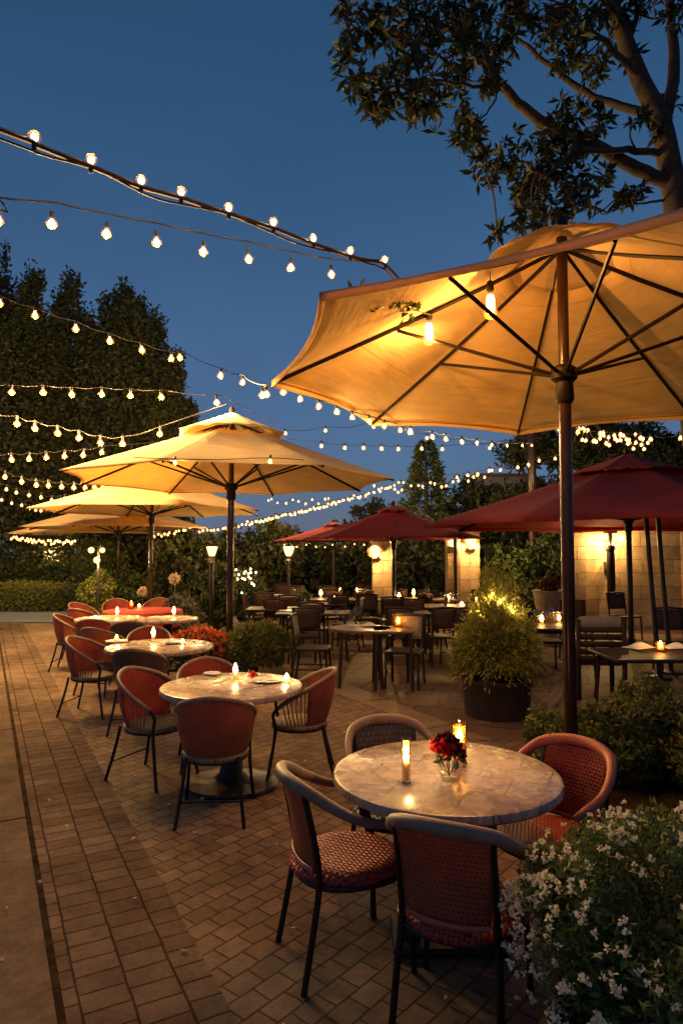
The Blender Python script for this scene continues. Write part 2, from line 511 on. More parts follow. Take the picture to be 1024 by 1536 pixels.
class MB:
    def __init__(self):
        self.v, self.f, self.uv = [], [], []

    def add(self, vs, fs, uvs=None):
        o = len(self.v)
        self.v += [tuple(x) for x in vs]
        self.uv += uvs if uvs else [(x[0], x[2] if len(x) > 2 else 0) for x in vs]
        self.f += [tuple(i + o for i in f) for f in fs]
        return self

    def tube(self, pts, r, n=8, sx=1.0):
        pts = [Vector(p) for p in pts]
        rs = r if isinstance(r, (list, tuple)) else [r] * len(pts)
        vs, fs, uv = [], [], []
        up = None
        L = 0
        for i, p in enumerate(pts):
            d = (pts[min(i + 1, len(pts) - 1)] - pts[max(i - 1, 0)])
            d = d.normalized() if d.length > 1e-9 else Vector((0, 0, 1))
            if up is None:
                up = Vector((0, 0, 1)) if abs(d.z) < 0.9 else Vector((0, 1, 0))
            x = d.cross(up).normalized()
            up = x.cross(d).normalized()
            if i:
                L += (p - pts[i - 1]).length
            for k in range(n):
                a = 2 * math.pi * k / n
                vs.append(p + (x * math.cos(a) * sx + up * math.sin(a)) * rs[i])
                uv.append((a * rs[i], L))
        for i in range(len(pts) - 1):
            for k in range(n):
                k2 = (k + 1) % n
                fs.append((i * n + k, i * n + k2, (i + 1) * n + k2, (i + 1) * n + k))
        fs.append(tuple(range(n))[::-1])
        fs.append(tuple((len(pts) - 1) * n + k for k in range(n)))
        return self.add(vs, fs, uv)

    def lathe(self, prof, n=24, c=(0, 0, 0), sx=1.0, sy=1.0):
        vs, fs, uv = [], [], []
        for j, (r, z) in enumerate(prof):
            for k in range(n):
                a = 2 * math.pi * k / n
                vs.append((c[0] + r * math.cos(a) * sx, c[1] + r * math.sin(a) * sy, c[2] + z))
                uv.append((r * math.cos(a), r * math.sin(a) + z))
        for j in range(len(prof) - 1):
            for k in range(n):
                k2 = (k + 1) % n
                fs.append((j * n + k, j * n + k2, (j + 1) * n + k2, (j + 1) * n + k))
        if prof[0][0] > 1e-6:
            fs.append(tuple(range(n))[::-1])
        if prof[-1][0] > 1e-6:
            fs.append(tuple((len(prof) - 1) * n + k for k in range(n)))
        return self.add(vs, fs, uv)

    def box(self, c, s, rz=0.0, bev=0.0):
        cx, cy_, cz = c
        hx, hy, hz = s[0] / 2, s[1] / 2, s[2] / 2
        ca, sa = math.cos(rz), math.sin(rz)
        def P(x, y, z):
            return (cx + x * ca - y * sa, cy_ + x * sa + y * ca, cz + z)
        b = min(bev, hx * 0.9, hy * 0.9, hz * 0.9)
        if b <= 0:
            quads = [((-1, -1, 0), 0)]
            vs, fs, uv = [], [], []
            for ax in range(3):
                for sg in (-1, 1):
                    o = len(vs)
                    h = (hx, hy, hz)
                    a1, a2 = (ax + 1) % 3, (ax + 2) % 3
                    cs = [(-1, -1), (1, -1), (1, 1), (-1, 1)]
                    if sg < 0:
                        cs = cs[::-1]
                    for q in cs:
                        p = [0, 0, 0]
                        p[ax] = sg * h[ax]
                        p[a1] = q[0] * h[a1]
                        p[a2] = q[1] * h[a2]
                        vs.append(P(*p))
                        uv.append({0: (p[1], p[2]), 1: (p[0], p[2]), 2: (p[0], p[1])}[ax])
                    fs.append((o, o + 1, o + 2, o + 3))
            return self.add(vs, fs, uv)
        ring = [(-hx + b, -hy), (hx - b, -hy), (hx, -hy + b), (hx, hy - b), (hx - b, hy), (-hx + b, hy), (-hx, hy - b), (-hx, -hy + b)]
        k = max(0, 1 - b / max(hx, hy))
        lay = [(-hz, 1), (-hz + b, 0), (hz - b, 0), (hz, 1)]
        vs, fs, uv = [], [], []
        for z, inn in lay:
            for x, y in ring:
                if inn:
                    x = x - math.copysign(b, x) * 0.7
                    y = y - math.copysign(b, y) * 0.7
                vs.append(P(x, y, z))
                uv.append((x + y, z))
        for j in range(3):
            for i in range(8):
                i2 = (i + 1) % 8
                fs.append((j * 8 + i, j * 8 + i2, (j + 1) * 8 + i2, (j + 1) * 8 + i))
        fs.append(tuple(range(8))[::-1])
        fs.append(tuple(24 + i for i in range(8)))
        return self.add(vs, fs, uv)

    def grid(self, fn, nu, nv, thick=0.0):
        vs, fs, uv = [], [], []
        for j in range(nv + 1):
            for i in range(nu + 1):
                p, q = fn(i / nu, j / nv)
                vs.append(p)
                uv.append(q)
        for j in range(nv):
            for i in range(nu):
                a = j * (nu + 1) + i
                fs.append((a, a + 1, a + nu + 2, a + nu + 1))
        return self.add(vs, fs, uv)

    def build(self, name, mat, parent=None, smooth=True, solid=0.0):
        me = bpy.data.meshes.new(name)
        me.from_pydata(self.v, [], self.f)
        ul = me.uv_layers.new(name='UVMap')
        li = np.empty(len(me.loops), dtype=np.int32)
        me.loops.foreach_get('vertex_index', li)
        ul.data.foreach_set('uv', np.array(self.uv, dtype=np.float32)[li].ravel())
        me.materials.append(M[mat])
        if smooth:
            me.polygons.foreach_set('use_smooth', [True] * len(me.polygons))
            me.set_sharp_from_angle(angle=R(40))
        o = bpy.data.objects.new(name, me)
        COL.objects.link(o)
        if parent is not None:
            o.parent = parent
        if solid:
            md = o.modifiers.new('thickness', 'SOLIDIFY')
            md.thickness = solid
            md.offset = 0
        return o

def leafmesh(name, pts, size, mat, parent=None, dirs=None, aspect=0.45, jitter=0.35, droop=0.0, fold=0.15):
    """one folded leaf (4 verts, 2 tris) at each point"""
    pts = np.asarray(pts, dtype=np.float64)
    n = len(pts)
    size = np.broadcast_to(np.asarray(size, dtype=np.float64), (n,)) * RNG.uniform(1 - jitter, 1 + jitter, n)
    if dirs is None:
        d = RNG.normal(size=(n, 3))
        d[:, 2] += 0.2 - droop
    else:
        d = np.asarray(dirs, dtype=np.float64) + RNG.normal(size=(n, 3)) * 0.25
    d /= np.linalg.norm(d, axis=1)[:, None] + 1e-9
    s = np.cross(d, RNG.normal(size=(n, 3)))
    s /= np.linalg.norm(s, axis=1)[:, None] + 1e-9
    nn = np.cross(d, s)
    L = size[:, None]
    v = np.empty((n, 4, 3))
    v[:, 0] = pts
    v[:, 1] = pts + d * L * 0.5 + s * L * aspect * 0.5 + nn * L * fold
    v[:, 2] = pts + d * L
    v[:, 3] = pts + d * L * 0.5 - s * L * aspect * 0.5 + nn * L * fold
    me = bpy.data.meshes.new(name)
    me.vertices.add(n * 4)
    me.vertices.foreach_set('co', v.reshape(-1).astype(np.float32))
    me.loops.add(n * 6)
    b = np.arange(n)[:, None] * 4
    me.loops.foreach_set('vertex_index', (b + np.array([0, 1, 2, 0, 2, 3])).reshape(-1).astype(np.int32))
    me.polygons.add(n * 2)
    me.polygons.foreach_set('loop_start', (np.arange(n * 2) * 3).astype(np.int32))
    me.update(calc_edges=True)
    me.materials.append(M[mat])
    o = bpy.data.objects.new(name, me)
    COL.objects.link(o)
    if parent is not None:
        o.parent = parent
    return o

def tag(o, label=None, cat=None, group=None, kind=None):
    for k, v in (('label', label), ('category', cat), ('group', group), ('kind', kind)):
        if v:
            o[k] = v
    return o

def thing(name, label, cat, loc=(0, 0, 0), rz=0.0, group=None):
    o = bpy.data.objects.new(name, None)
    COL.objects.link(o)
    o.empty_display_size = 0.1
    o.location = loc
    o.rotation_euler = (0, 0, rz)
    return tag(o, label, cat, group)

KIDS = {}
def copy_thing(src, label, loc, rz=0.0, scale=1.0, group=None):
    kids = {}
    for o in COL.objects:
        if o.parent:
            kids.setdefault(o.parent.name, []).append(o)
    def rec(o, par):
        c = o.copy()
        COL.objects.link(c)
        if par is not None:
            c.parent = par
        for k in kids.get(o.name, []):
            rec(k, c)
        return c
    c = rec(src, None)
    c.location = loc
    c.rotation_euler = (0, 0, rz)
    c.scale = src.scale * scale
    c['label'] = label
    if group:
        c['group'] = group
    return c

def heading(dx, dy):
    """rotation that turns local +Y to (dx,dy)"""
    return math.atan2(-dx, dy)

def sheet(name, pts, z, mat, kind='structure'):
    mb = MB()
    mb.add([(p[0], p[1], z) for p in pts], [tuple(range(len(pts)))], [(p[0], p[1]) for p in pts])
    o = mb.build(name, mat, smooth=False)
    if o.data.polygons[0].normal.z < 0:
        o.data.flip_normals()
    return tag(o, kind=kind)

# ------------------------------------------------------------------ ground
sheet('ground', [(-220, -60), (220, -60), (220, 320), (-220, 320)], -0.012, 'lawn_soil')
def G(*pp):
    return [atz(*p) for p in pp]
bd = Vector((math.cos(BAND_ANG), math.sin(BAND_ANG), 0))
e0 = atz(95, 1536)
eA, eB = e0 - bd * 4, e0 + bd * 18.3
nrm = Vector((bd.y, -bd.x, 0))
sheet('paving', [(-16, -3), (3.1, -3), (3.1, 6.2), (4.6, 9), (4.6, 17.0), (-1.8, 17.0), (-3.8, 16.2), (-16, 15.9)], 0.0, 'paver')
sheet('slab_path', [eA + nrm * -0.02, eB + nrm * -0.02, eB - nrm * 5, eA - nrm * 5], 0.008, 'slab')
sheet('paver_band', [eA + nrm * 0.0, eB, eB + nrm * 0.57, eA + nrm * 0.57], 0.004, 'band_paver')
sheet('paving_joint', [eA + nrm * -0.03, eB + nrm * -0.03, eB + nrm * 0.012, eA + nrm * 0.012], 0.006, 'soil')
sheet('border_strip', G((455, 998), (511, 1023), (677, 1087), (740, 1112), (655, 1106), (580, 1070), (505, 1041), (425, 1006)), 0.006, 'border_slab')
sheet('patio', G((457, 998), (511, 1022), (677, 1086), (742, 1111)) + [Vector((3.4, 6.0, 0)), Vector((9, 6.0, 0)), Vector((9, 17, 0)), Vector((-2.1, 17, 0)), Vector((-2.1, 10.4, 0))], 0.004, 'flagstone')
road = tag(MB().add([(-60, 16.2, 0.0), (-2.0, 16.2, 0.0), (-2.0, 20.5, 0.0), (-60, 20.5, 0.0)], [(0, 1, 2, 3)]).build('road', 'asphalt', smooth=False), kind='structure')
road.location.z = 0.012
o = leafmesh('fallen_leaves', np.stack([RNG.uniform(-2.2, 1.0, 90), RNG.uniform(2.3, 8.0, 90), np.full(90, 0.02)], 1), 0.028, 'petal_cream', None, np.stack([RNG.normal(size=90), RNG.normal(size=90), np.zeros(90)], 1), 0.6, 0.5, fold=0.05)
tag(o, 'small dry leaves scattered on the paving between the tables', 'fallen leaves', None, 'stuff')
# garden bed at the right, with stone edging
bed_pts = [(1.26, 4.42), (1.66, 4.24), (1.95, 4.05), (2.08, 3.75), (2.2, 3.2), (2.3, 2.2), (4.6, 2.2), (4.6, 6.4), (2.2, 6.3), (1.4, 5.6), (1.2, 4.9)]
sheet('planting_bed', bed_pts, 0.03, 'soil')

# ------------------------------------------------------------------ chairs
def make_bistro_chair(name, label, back='weave_rust', seat='weave_bright', rail='rail_wrap'):
    t = thing(name, label, 'chair')
    def seat_fn(u, v):
        a, b = 2 * u - 1, 2 * v - 1
        x = a * math.sqrt(1 - b * b / 2) * 0.27
        y = b * math.sqrt(1 - a * a / 2) * 0.275 - 0.005
        r2 = (x * x + y * y) / 0.06
        z = 0.435 + 0.012 * min(r2, 1) - 0.03 * max(0, (r2 - 0.9)) * 3
        return (x, y, z), (x, y)
    MB().grid(seat_fn, 14, 14).build('seat', seat, t, solid=0.03)
    def back_fn(u, v):
        a = 2 * u - 1
        z = 0.475 + 0.335 * v
        x = a * (0.175 + 0.035 * v)
        y = -0.222 - 0.065 * v - 0.03 * (1 - a * a) + 0.015 * math.sin(v * math.pi)
        return (x, y, z), (x, z)
    MB().grid(back_fn, 12, 12).build('backrest', back, t, solid=0.018)
    MB().tube(catmull([(-0.172, -0.224, 0.472), (-0.09, -0.246, 0.466), (0, -0.252, 0.464), (0.09, -0.246, 0.466), (0.172, -0.224, 0.472)]), 0.016).build('back_piping', 'rail_red', t)
    rp = catmull([(-0.262, 0.17, 0.625), (-0.285, 0.13, 0.655), (-0.29, -0.02, 0.685), (-0.272, -0.15, 0.745), (-0.215, -0.255, 0.806), (-0.11, -0.312, 0.832), (0, -0.328, 0.838),
                  (0.11, -0.312, 0.832), (0.215, -0.255, 0.806), (0.272, -0.15, 0.745), (0.29, -0.02, 0.685), (0.285, 0.13, 0.655), (0.262, 0.17, 0.625)], 5)
    MB().tube(rp, [0.021 + 0.008 * max(0, (p.z - 0.68) / 0.16) for p in rp], 10).build('arm_rail', rail, t)
    for s in (-1, 1):
        MB().tube(catmull([(s * 0.225, -0.29, 0.0), (s * 0.212, -0.235, 0.28), (s * 0.2, -0.212, 0.44), (s * 0.2, -0.235, 0.6), (s * 0.2, -0.282, 0.80)]), 0.0155).build('leg', 'black_metal', t)
        MB().tube(catmull([(s * 0.245, 0.235, 0.0), (s * 0.235, 0.215, 0.3), (s * 0.24, 0.20, 0.43), (s * 0.275, 0.165, 0.56), (s * 0.284, 0.12, 0.645)]), 0.0145).build('leg', 'black_metal', t)
    ring = [(0.262 * math.copysign(abs(math.cos(a)) ** 0.8, math.cos(a)), 0.255 * math.copysign(abs(math.sin(a)) ** 0.8, math.sin(a)) - 0.005, 0.408) for a in [2 * math.pi * k / 28 for k in range(29)]]
    MB().tube(ring, 0.0155).build('seat_frame', 'black_metal', t)
    return t

def make_tub_chair(name, label, shell='weave_red', seat='weave_tan', rail='rail_brown'):
    t = thing(name, label, 'chair')
    def rim(a):          # a in -1..1 around the back
        th = a * R(122)
        zz = 0.86 - 0.26 * (abs(a) ** 1.7)
        k = 0.285 + 0.02 * (1 - abs(a))
        return Vector((math.sin(th) * k, -math.cos(th) * k * 1.08 + 0.02, zz))
    def shell_fn(u, v):
        a = (2 * u - 1) * 0.60
        top = rim(a)
        th = a * R(122)
        bot = Vector((math.sin(th) * 0.225, -math.cos(th) * 0.225 * 1.05 + 0.02, 0.43))
        p = bot.lerp(top, v)
        p += Vector((math.sin(th), -math.cos(th), 0)) * 0.02 * math.sin(v * math.pi)
        return p, (th * 0.27, p.z)
    MB().grid(shell_fn, 22, 12).build('backrest', shell, t, solid=0.016)
    rp = [rim(-1 + 2 * k / 40) for k in range(41)]
    MB().tube(rp, 0.019, 9).build('arm_rail', rail, t)
    for s in (-1, 1):
        mb = MB()
        for k in range(6):
            a = s * (0.64 + 0.06 * k)
            tp = rim(a)
            th = a * R(115)
            bt = Vector((math.sin(th) * 0.225, -math.cos(th) * 0.235 + 0.02, 0.42))
            mb.tube(catmull([tp, tp.lerp(bt, 0.5) + Vector((s * 0.012, 0.01, 0)), bt], 4), 0.0055, 5)
        mb.build('side_lattice', rail, t)
        e = rim(s * 1.0)
        MB().tube(catmull([e, e + Vector((s * 0.0, 0.05, -0.06)), (s * 0.235, 0.215, 0.42), (s * 0.245, 0.245, 0.2), (s * 0.268, 0.29, 0.0)]), 0.014).build('leg', 'black_metal', t)
        MB().tube(catmull([(s * 0.19, -0.19, 0.44), (s * 0.21, -0.23, 0.25), (s * 0.245, -0.30, 0.0)]), 0.014).build('leg', 'black_metal', t)
    def seat_fn(u, v):
        a, b = 2 * u - 1, 2 * v - 1
        x = a * math.sqrt(1 - b * b / 2) * 0.245
        y = b * math.sqrt(1 - a * a / 2) * 0.25 + 0.01
        r2 = (x * x + y * y) / 0.06
        return (x, y, 0.445 - 0.025 * min(1, r2) ** 2), (x, y)
    MB().grid(seat_fn, 12, 12).build('seat', seat, t, solid=0.04)
    ring = [(0.235 * math.cos(a), 0.235 * math.sin(a) + 0.01, 0.405) for a in [2 * math.pi * k / 24 for k in range(25)]]
    MB().tube(ring, 0.014).build('seat_frame', 'black_metal', t)
    MB().tube([(-0.215, -0.24, 0.16), (0.215, -0.24, 0.16)], 0.008, 6).build('stretcher', 'black_metal', t)
    return t

def make_patio_chair(name, label, cloth=None):
    t = thing(name, label, 'chair')
    MB().box((0, 0.0, 0.45), (0.44, 0.43, 0.035), bev=0.01).build('seat', 'dark_wood', t)
    def back_fn(u, v):
        a = 2 * u - 1
        return (a * 0.185, -0.215 - 0.05 * v - 0.02 * (1 - a * a), 0.58 + 0.29 * v), (a * 0.185, v * 0.29)
    MB().grid(back_fn, 6, 5).build('backrest', cloth or 'weave_dark', t, solid=0.02)
    for s in (-1, 1):
        MB().tube([(s * 0.215, -0.27, 0), (s * 0.2, -0.2, 0.45), (s * 0.2, -0.265, 0.9)], 0.017, 6).build('leg', 'dark_wood', t)
        MB().tube([(s * 0.21, 0.215, 0), (s * 0.2, 0.195, 0.45)], 0.016, 6).build('leg', 'dark_wood', t)
        MB().tube([(s * 0.208, 0.2, 0.2), (s * 0.208, -0.23, 0.2)], 0.009, 6).build('stretcher', 'dark_wood', t)
    MB().tube([(-0.215, -0.267, 0.885), (0, -0.29, 0.9), (0.215, -0.267, 0.885)], 0.018, 6).build('top_rail', 'dark_wood', t)
    return t

def xy(v):
    return (v[0], v[1], 0.0)

GA = 'woven armchairs around the front stone table'
bc = make_bistro_chair('bistro_chair', 'rust woven armchair with its back to us, in front of the flower centrepiece table')
bc.scale = (0.87, 0.9, 0.95)
bc['group'] = GA
bc.location = (0.46, 2.62, 0)
bc.rotation_euler.z = heading(0.42, 0.9)
lc = make_bistro_chair('bistro_chair', 'armchair with bright red woven seat seen side-on, left of the flower centrepiece table', 'weave_rust', 'weave_bright', 'rail_wrap')
lc.scale = (0.87, 0.9, 0.95)
lc['group'] = GA
lc.location = (0.03, 3.0, 0)
lc.rotation_euler.z = heading(0.93, 0.34)
rc = make_bistro_chair('bistro_chair', 'salmon red woven armchair facing us between the front table and the green shrubs', 'weave_red', 'weave_red', 'rail_red')
rc.scale = (0.87, 0.9, 0.95)
rc['group'] = GA
rc.location = (0.97, 3.2, 0)
rc.rotation_euler.z = heading(-0.72, -0.62)
gc = make_bistro_chair('bistro_chair', 'dark grey openwork armchair behind the flower centrepiece table', 'weave_grey', 'weave_grey', 'rail_wrap')
gc.scale = (0.87, 0.9, 0.95)
gc['group'] = GA
gc.location = (0.30, 3.55, 0)
gc.rotation_euler.z = heading(0.2, -0.75)

GB = 'tub chairs along the row of cafe tables'
tub = make_tub_chair('tub_chair', 'red tub chair with open rod sides, left of the table with the lone tall candle')
tub.scale = (0.88, 0.88, 0.94)
tub['group'] = GB
tub.location = (-1.46, 5.25, 0)
tub.rotation_euler.z = heading(0.85, -0.42)
def put_tub(label, x, y, dx, dy, src=None, s=1.0):
    return copy_thing(src or tub, label, (x, y, 0), heading(dx, dy), s, GB)
rust = make_tub_chair('tub_chair', 'rust tub chair with its back to us, in front of the second table', 'weave_rust', 'weave_tan')
rust.scale = (0.88, 0.88, 0.94)
rust['group'] = GB
rust.location = (-0.84, 4.55, 0)
rust.rotation_euler.z = heading(-0.05, 1)
dark = make_tub_chair('tub_chair', 'dark brown wicker chair with squarish back in front of the third table', 'weave_dark', 'weave_dark')
dark.scale = (0.88, 0.88, 0.94)
dark['group'] = GB
dark.location = (-1.97, 6.62, 0)
dark.rotation_euler.z = heading(0.05, 1)
put_tub('rust tub chair with tan seat right of the second table, beside the round bush', -0.32, 5.32, -0.95, -0.05, rust)
put_tub('red tub chair behind the second table, backed by the red flowers', -1.10, 5.62, 0.3, -0.95)
put_tub('red tub chair with rod sides at the left end of the third table', -2.68, 7.25, 0.95, -0.12)
put_tub('red tub chair behind the third table near its tall candle', -2.28, 8.0, 0.25, -0.9)
put_tub('plum tub chair between the third table and the dark wicker chairs behind it', -2.95, 8.35, 0.25, 0.9, rust)
put_tub('brown tub chair at the outer edge of the row, nearest the brick walkway', -3.95, 9.9, 0.95, 0.1, rust)
put_tub('dark wicker chair hiding the front of the fourth table', -2.85, 9.1, -0.15, 0.95, dark)
put_tub('red tub chair turned to the fourth table, beside the brown outer chair', -3.42, 9.35, -0.1, 0.95)
put_tub('red tub chair at the far left of the red cloth table', -4.55, 11.9, 0.85, -0.3)
put_tub('red tub chair behind the red cloth table, under the garden lamp', -4.25, 12.7, 0.3, -0.9)
put_tub('rearmost tub chair by the red glass lantern', -3.55, 12.9, 0.0, -0.95, rust)
put_tub('red tub chair pulled in front of the red cloth table', -4.2, 11.0, 0.3, 0.9)

# ------------------------------------------------------------------ tables
GT = 'round stone topped cafe tables'
def make_table(name, label, x, y, dia, foot=True):
    t = thing(name, label, 'table', (x, y, 0), 0, GT)
    r = dia / 2
    MB().lathe([(0.0, 0.74), (r - 0.02, 0.74), (r - 0.006, 0.735), (r, 0.722), (r, 0.706), (r - 0.008, 0.697), (r - 0.03, 0.694), (0.0, 0.694)][::-1], 64).build('tabletop', 'table_stone', t)
    if foot:
        MB().lathe([(0.30, 0.0), (0.31, 0.012), (0.30, 0.03), (0.12, 0.05), (0.075, 0.10), (0.06, 0.2), (0.06, 0.0)], 32, (0, 0, 0.0), sx=1.15).build('base', 'black_metal', t)
        MB().lathe([(0.055, 0.15), (0.05, 0.5), (0.07, 0.66), (0.16, 0.692)], 20).build('pedestal', 'black_metal', t)
    else:
        for s in (-1, 1):
            MB().box((s * 0.17, 0, 0.36), (0.1, 0.12, 0.66), bev=0.012).build('leg', 'pedestal_wood', t)
        MB().box((0, 0, 0.02), (0.5, 0.3, 0.04), bev=0.01).build('base', 'dark_wood', t)
        MB().box((0, 0, 0.672), (0.5, 0.3, 0.04), bev=0.008).build('top_support', 'pedestal_wood', t)
    return t
T1 = atz(668, 1157, 0.74)
make_table('cafe_table', 'round tiled stone table with the red bouquet and two glass candle tubes', T1.x, T1.y, 1.03, False)
T2 = atz(348, 1027, 0.74)
make_table('cafe_table', 'round stone table with a lone tall flame and plates, on an oval dark base', T2.x, T2.y, 1.06)
T3 = atz(240, 968, 0.74)
make_table('cafe_table', 'round stone table third along the row, beside the orange flower bed', T3.x, T3.y, 1.12)
T4 = atz(165, 927, 0.74)
make_table('cafe_table', 'round table half hidden by the dark wicker chair, small flame on it', T4.x, T4.y, 1.0)
T5 = atz(252, 927, 0.74)
make_table('cafe_table', 'round pale table at the right of the row with a menu card on it', T5.x, T5.y, 0.9)
t6p = atz(215, 915, 0.75)
t6 = thing('cloth_table', 'far table under a dark red cloth with a red glass lantern', 'table', (t6p.x, t6p.y, 0))
MB().lathe([(0.0, 0.75), (0.62, 0.75), (0.64, 0.74), (0.66, 0.6), (0.69, 0.5)], 40).build('tablecloth', 'red_cloth', t6)
MB().lathe([(0.3, 0.0), (0.3, 0.03), (0.06, 0.05), (0.05, 0.735)], 20).build('pedestal', 'black_metal', t6)

# ------------------------------------------------------------------ table things
def flame_mb(c, h=0.03, r=0.008):
    return MB().lathe([(0.0015, 0), (r * 0.8, h * 0.15), (r, h * 0.32), (r * 0.7, h * 0.6), (r * 0.25, h * 0.88), (0.0, h)], 10, c)

def candle_tube(label, x, y, z, r, h, wax_h, big=1.0, mat='glass', cat='candle', watts=2.8):
    t = thing('candle_holder', label, cat, (x, y, z), 0, 'candle lights on the tables')
    MB().lathe([(0.0, 0.0), (r * 1.02, 0.0), (r, 0.01), (r, h), (r - 0.003, h), (r - 0.003, 0.012), (0, 0.012)], 24).build('glass_tube', mat, t)
    MB().lathe([(r - 0.005, 0.014), (r - 0.005, h * 0.93)], 20).build('glow_liner', 'glow_tube', t)  # added amber liner, makes the clear tube look filled with glow
    MB().lathe([(0.0, 0.013), (r * 0.62, 0.013), (r * 0.62, wax_h), (0.004, wax_h - 0.003), (0.0, wax_h - 0.003)], 16).build('candle', 'wax', t)
    flame_mb((0, 0, wax_h), 0.034 * big, 0.009 * big).build('flame', 'flame', t)
    lamp(t, (0, 0, wax_h + 0.04 * big), watts, 0.004)
    return t
def bare_candle(label, x, y, z, h=0.05, r=0.014, fl=0.05, fr=0.013):
    t = thing('table_candle', label, 'candle', (x, y, z), 0, 'candle lights on the tables')
    MB().lathe([(0.0, 0.0), (r * 1.8, 0.0), (r * 1.9, 0.008), (r, 0.012), (r, h), (0.002, h), (0.0, h)], 14).build('candle', 'wax', t)
    flame_mb((0, 0, h), fl, fr).build('flame', 'flame', t)
    lamp(t, (0, 0, h + fl * 1.08), 1.3, 0.004)
    return t
Z = 0.74
p = atz(609, 1174, Z)
candle_tube('slim clear glass tube with a lit candle, left of the red bouquet', p.x, p.y, Z, 0.021, 0.19, 0.09, 1.4)
p = atz(690, 1150, Z)
candle_tube('wide glass cylinder with a bright flame just behind the red bouquet', p.x, p.y + 0.02, Z, 0.034, 0.2, 0.11, 2.0, 'glass_amber')
p = atz(675, 1170, Z)
vase = thing('flower_vase', 'cut glass vase holding the bouquet on the front table', 'vase', (p.x, p.y, Z))
MB().lathe([(0.0, 0), (0.038, 0.0), (0.042, 0.01), (0.052, 0.04), (0.054, 0.065), (0.046, 0.085), (0.049, 0.095), (0.046, 0.095), (0.043, 0.085), (0.05, 0.062), (0.046, 0.03), (0.0, 0.012)], 12).build('glass_bowl', 'glass', vase, smooth=False)
bq = thing('bouquet', 'posy of bright red and deep wine flowers in the glass vase', 'bouquet', (p.x - 0.005, p.y - 0.005, Z + 0.07))
st = MB()
leafp = []
for k in range(22):
    a = k * 2.399
    rr = 0.068 * math.sqrt((k + 0.5) / 22)
    c = Vector((rr * math.cos(a) - 0.012, rr * math.sin(a) * 0.8, 0.045 + 0.075 * (1 - (rr / 0.07) ** 2) * 1.0 + random.uniform(-0.01, 0.02)))
    if k % 3 == 0:
        st.tube([(0, 0, -0.05), (c.x * 0.5, c.y * 0.5, 0.0), c], 0.0018, 5)
    m = 'petal_red' if (c.x < 0.012 and k > 4) else 'petal_dark'
    n = 42
    dirs = RNG.normal(size=(n, 3))
    dirs /= np.linalg.norm(dirs, axis=1)[:, None]
    leafmesh('blossom', np.array(c) + dirs * 0.003, 0.021, m, bq, dirs, 0.8)
for k in range(60):
    a = random.uniform(0, 6.28)
    rr = random.uniform(0.02, 0.055)
    leafp.append((rr * math.cos(a), rr * math.sin(a), random.uniform(0.01, 0.08)))
leafmesh('leaves', leafp, 0.04, 'leaf_hedge', bq)
st.build('stems', 'leaf_hedge', bq)

def plate(label, p, r=0.11):
    t = thing('plate', label, 'plate', (p.x, p.y, p.z))
    MB().lathe([(0, 0.0), (r * 0.6, 0.0), (r, 0.014), (r, 0.017), (r * 0.62, 0.006), (0, 0.005)], 28).build('dish', 'porcelain', t)
    return t
def fork(label, p, rz):
    t = MB().box((0, 0, 0.0035), (0.012, 0.12, 0.003))
    for k in (-1, 0, 1):
        t.box((k * 0.007, 0.095, 0.0035), (0.003, 0.075, 0.002))
    t.box((0, 0.06, 0.0035), (0.018, 0.02, 0.0025))
    o = t.build('fork', 'steel')
    o.location = p
    o.rotation_euler.z = rz
    return tag(o, label, 'cutlery')
def napkin(label, p, s=0.1, rz=0.0):
    def fn(u, v):
        x, y = (u - 0.5) * 2 * s, (v - 0.5) * 1.3 * s
        return (x, y, 0.008 + 0.05 * s / 0.1 * (math.sin(u * 9 + v * 4) * 0.3 + 0.45) * math.sin(u * math.pi) * math.sin(v * math.pi)), (x, y)
    o = MB().grid(fn, 14, 10).build('napkin', 'white_cloth', solid=0.004)
    o.location = p
    o.rotation_euler.z = rz
    return tag(o, label, 'napkin')
def wine_glass(label, p, group='glasses on the dining tables', s=1.0):
    t = thing('wine_glass', label, 'glass', p, 0, group)
    MB().lathe([(0, 0), (0.032 * s, 0), (0.03 * s, 0.004), (0.005, 0.012), (0.004, 0.075 * s), (0.02 * s, 0.09 * s), (0.037 * s, 0.125 * s), (0.036 * s, 0.155 * s), (0.031 * s, 0.185 * s), (0.029 * s, 0.185 * s), (0.034 * s, 0.15 * s), (0.034 * s, 0.125 * s), (0.0, 0.094 * s)], 14).build('goblet', 'glass', t)
    return t

p = atz(353, 1019, Z)
bare_candle('tall flame burning alone in the middle of the second table', p.x, p.y, Z, 0.045, 0.016, 0.085, 0.02)
bare_candle('low amber candle at the right edge of the second table', *atz(430, 1023, Z)[:2], Z, 0.02, 0.02, 0.05, 0.018)
plate('white dinner plate on the right half of the second table', atz(402, 1022, Z), 0.13)
napkin('crumpled pale napkin on the plate of the second table', atz(402, 1022, Z) + Vector((0, 0, 0.012)), 0.085, 0.4)
rose = thing('rose_flower', 'small red rose lying beside the candle on the second table', 'flower', atz(379, 1017, Z))
leafmesh('petals', RNG.normal(size=(60, 3)) * 0.01 + np.array((0, 0, 0.022)), 0.026, 'petal_red', rose, None, 0.8)
leafmesh('leaves', RNG.normal(size=(10, 3)) * 0.012 + np.array((0, 0, 0.01)), 0.05, 'leaf_hedge', rose)
plate('small side plate behind the candle of the second table', atz(318, 1012, Z), 0.07)
fork('fork lying on the near edge of the second table', atz(352, 1036, Z), -1.2)
def knife(label, p, rz):
    o = MB().box((0, 0, 0.003), (0.011, 0.1, 0.003)).box((0.002, 0.1, 0.003), (0.016, 0.1, 0.002)).build('table_knife', 'steel')
    o.location = p
    o.rotation_euler.z = rz
    return tag(o, label, 'cutlery')
knife('knife lying right of the plate on the second table', atz(436, 1020, Z), 0.5)
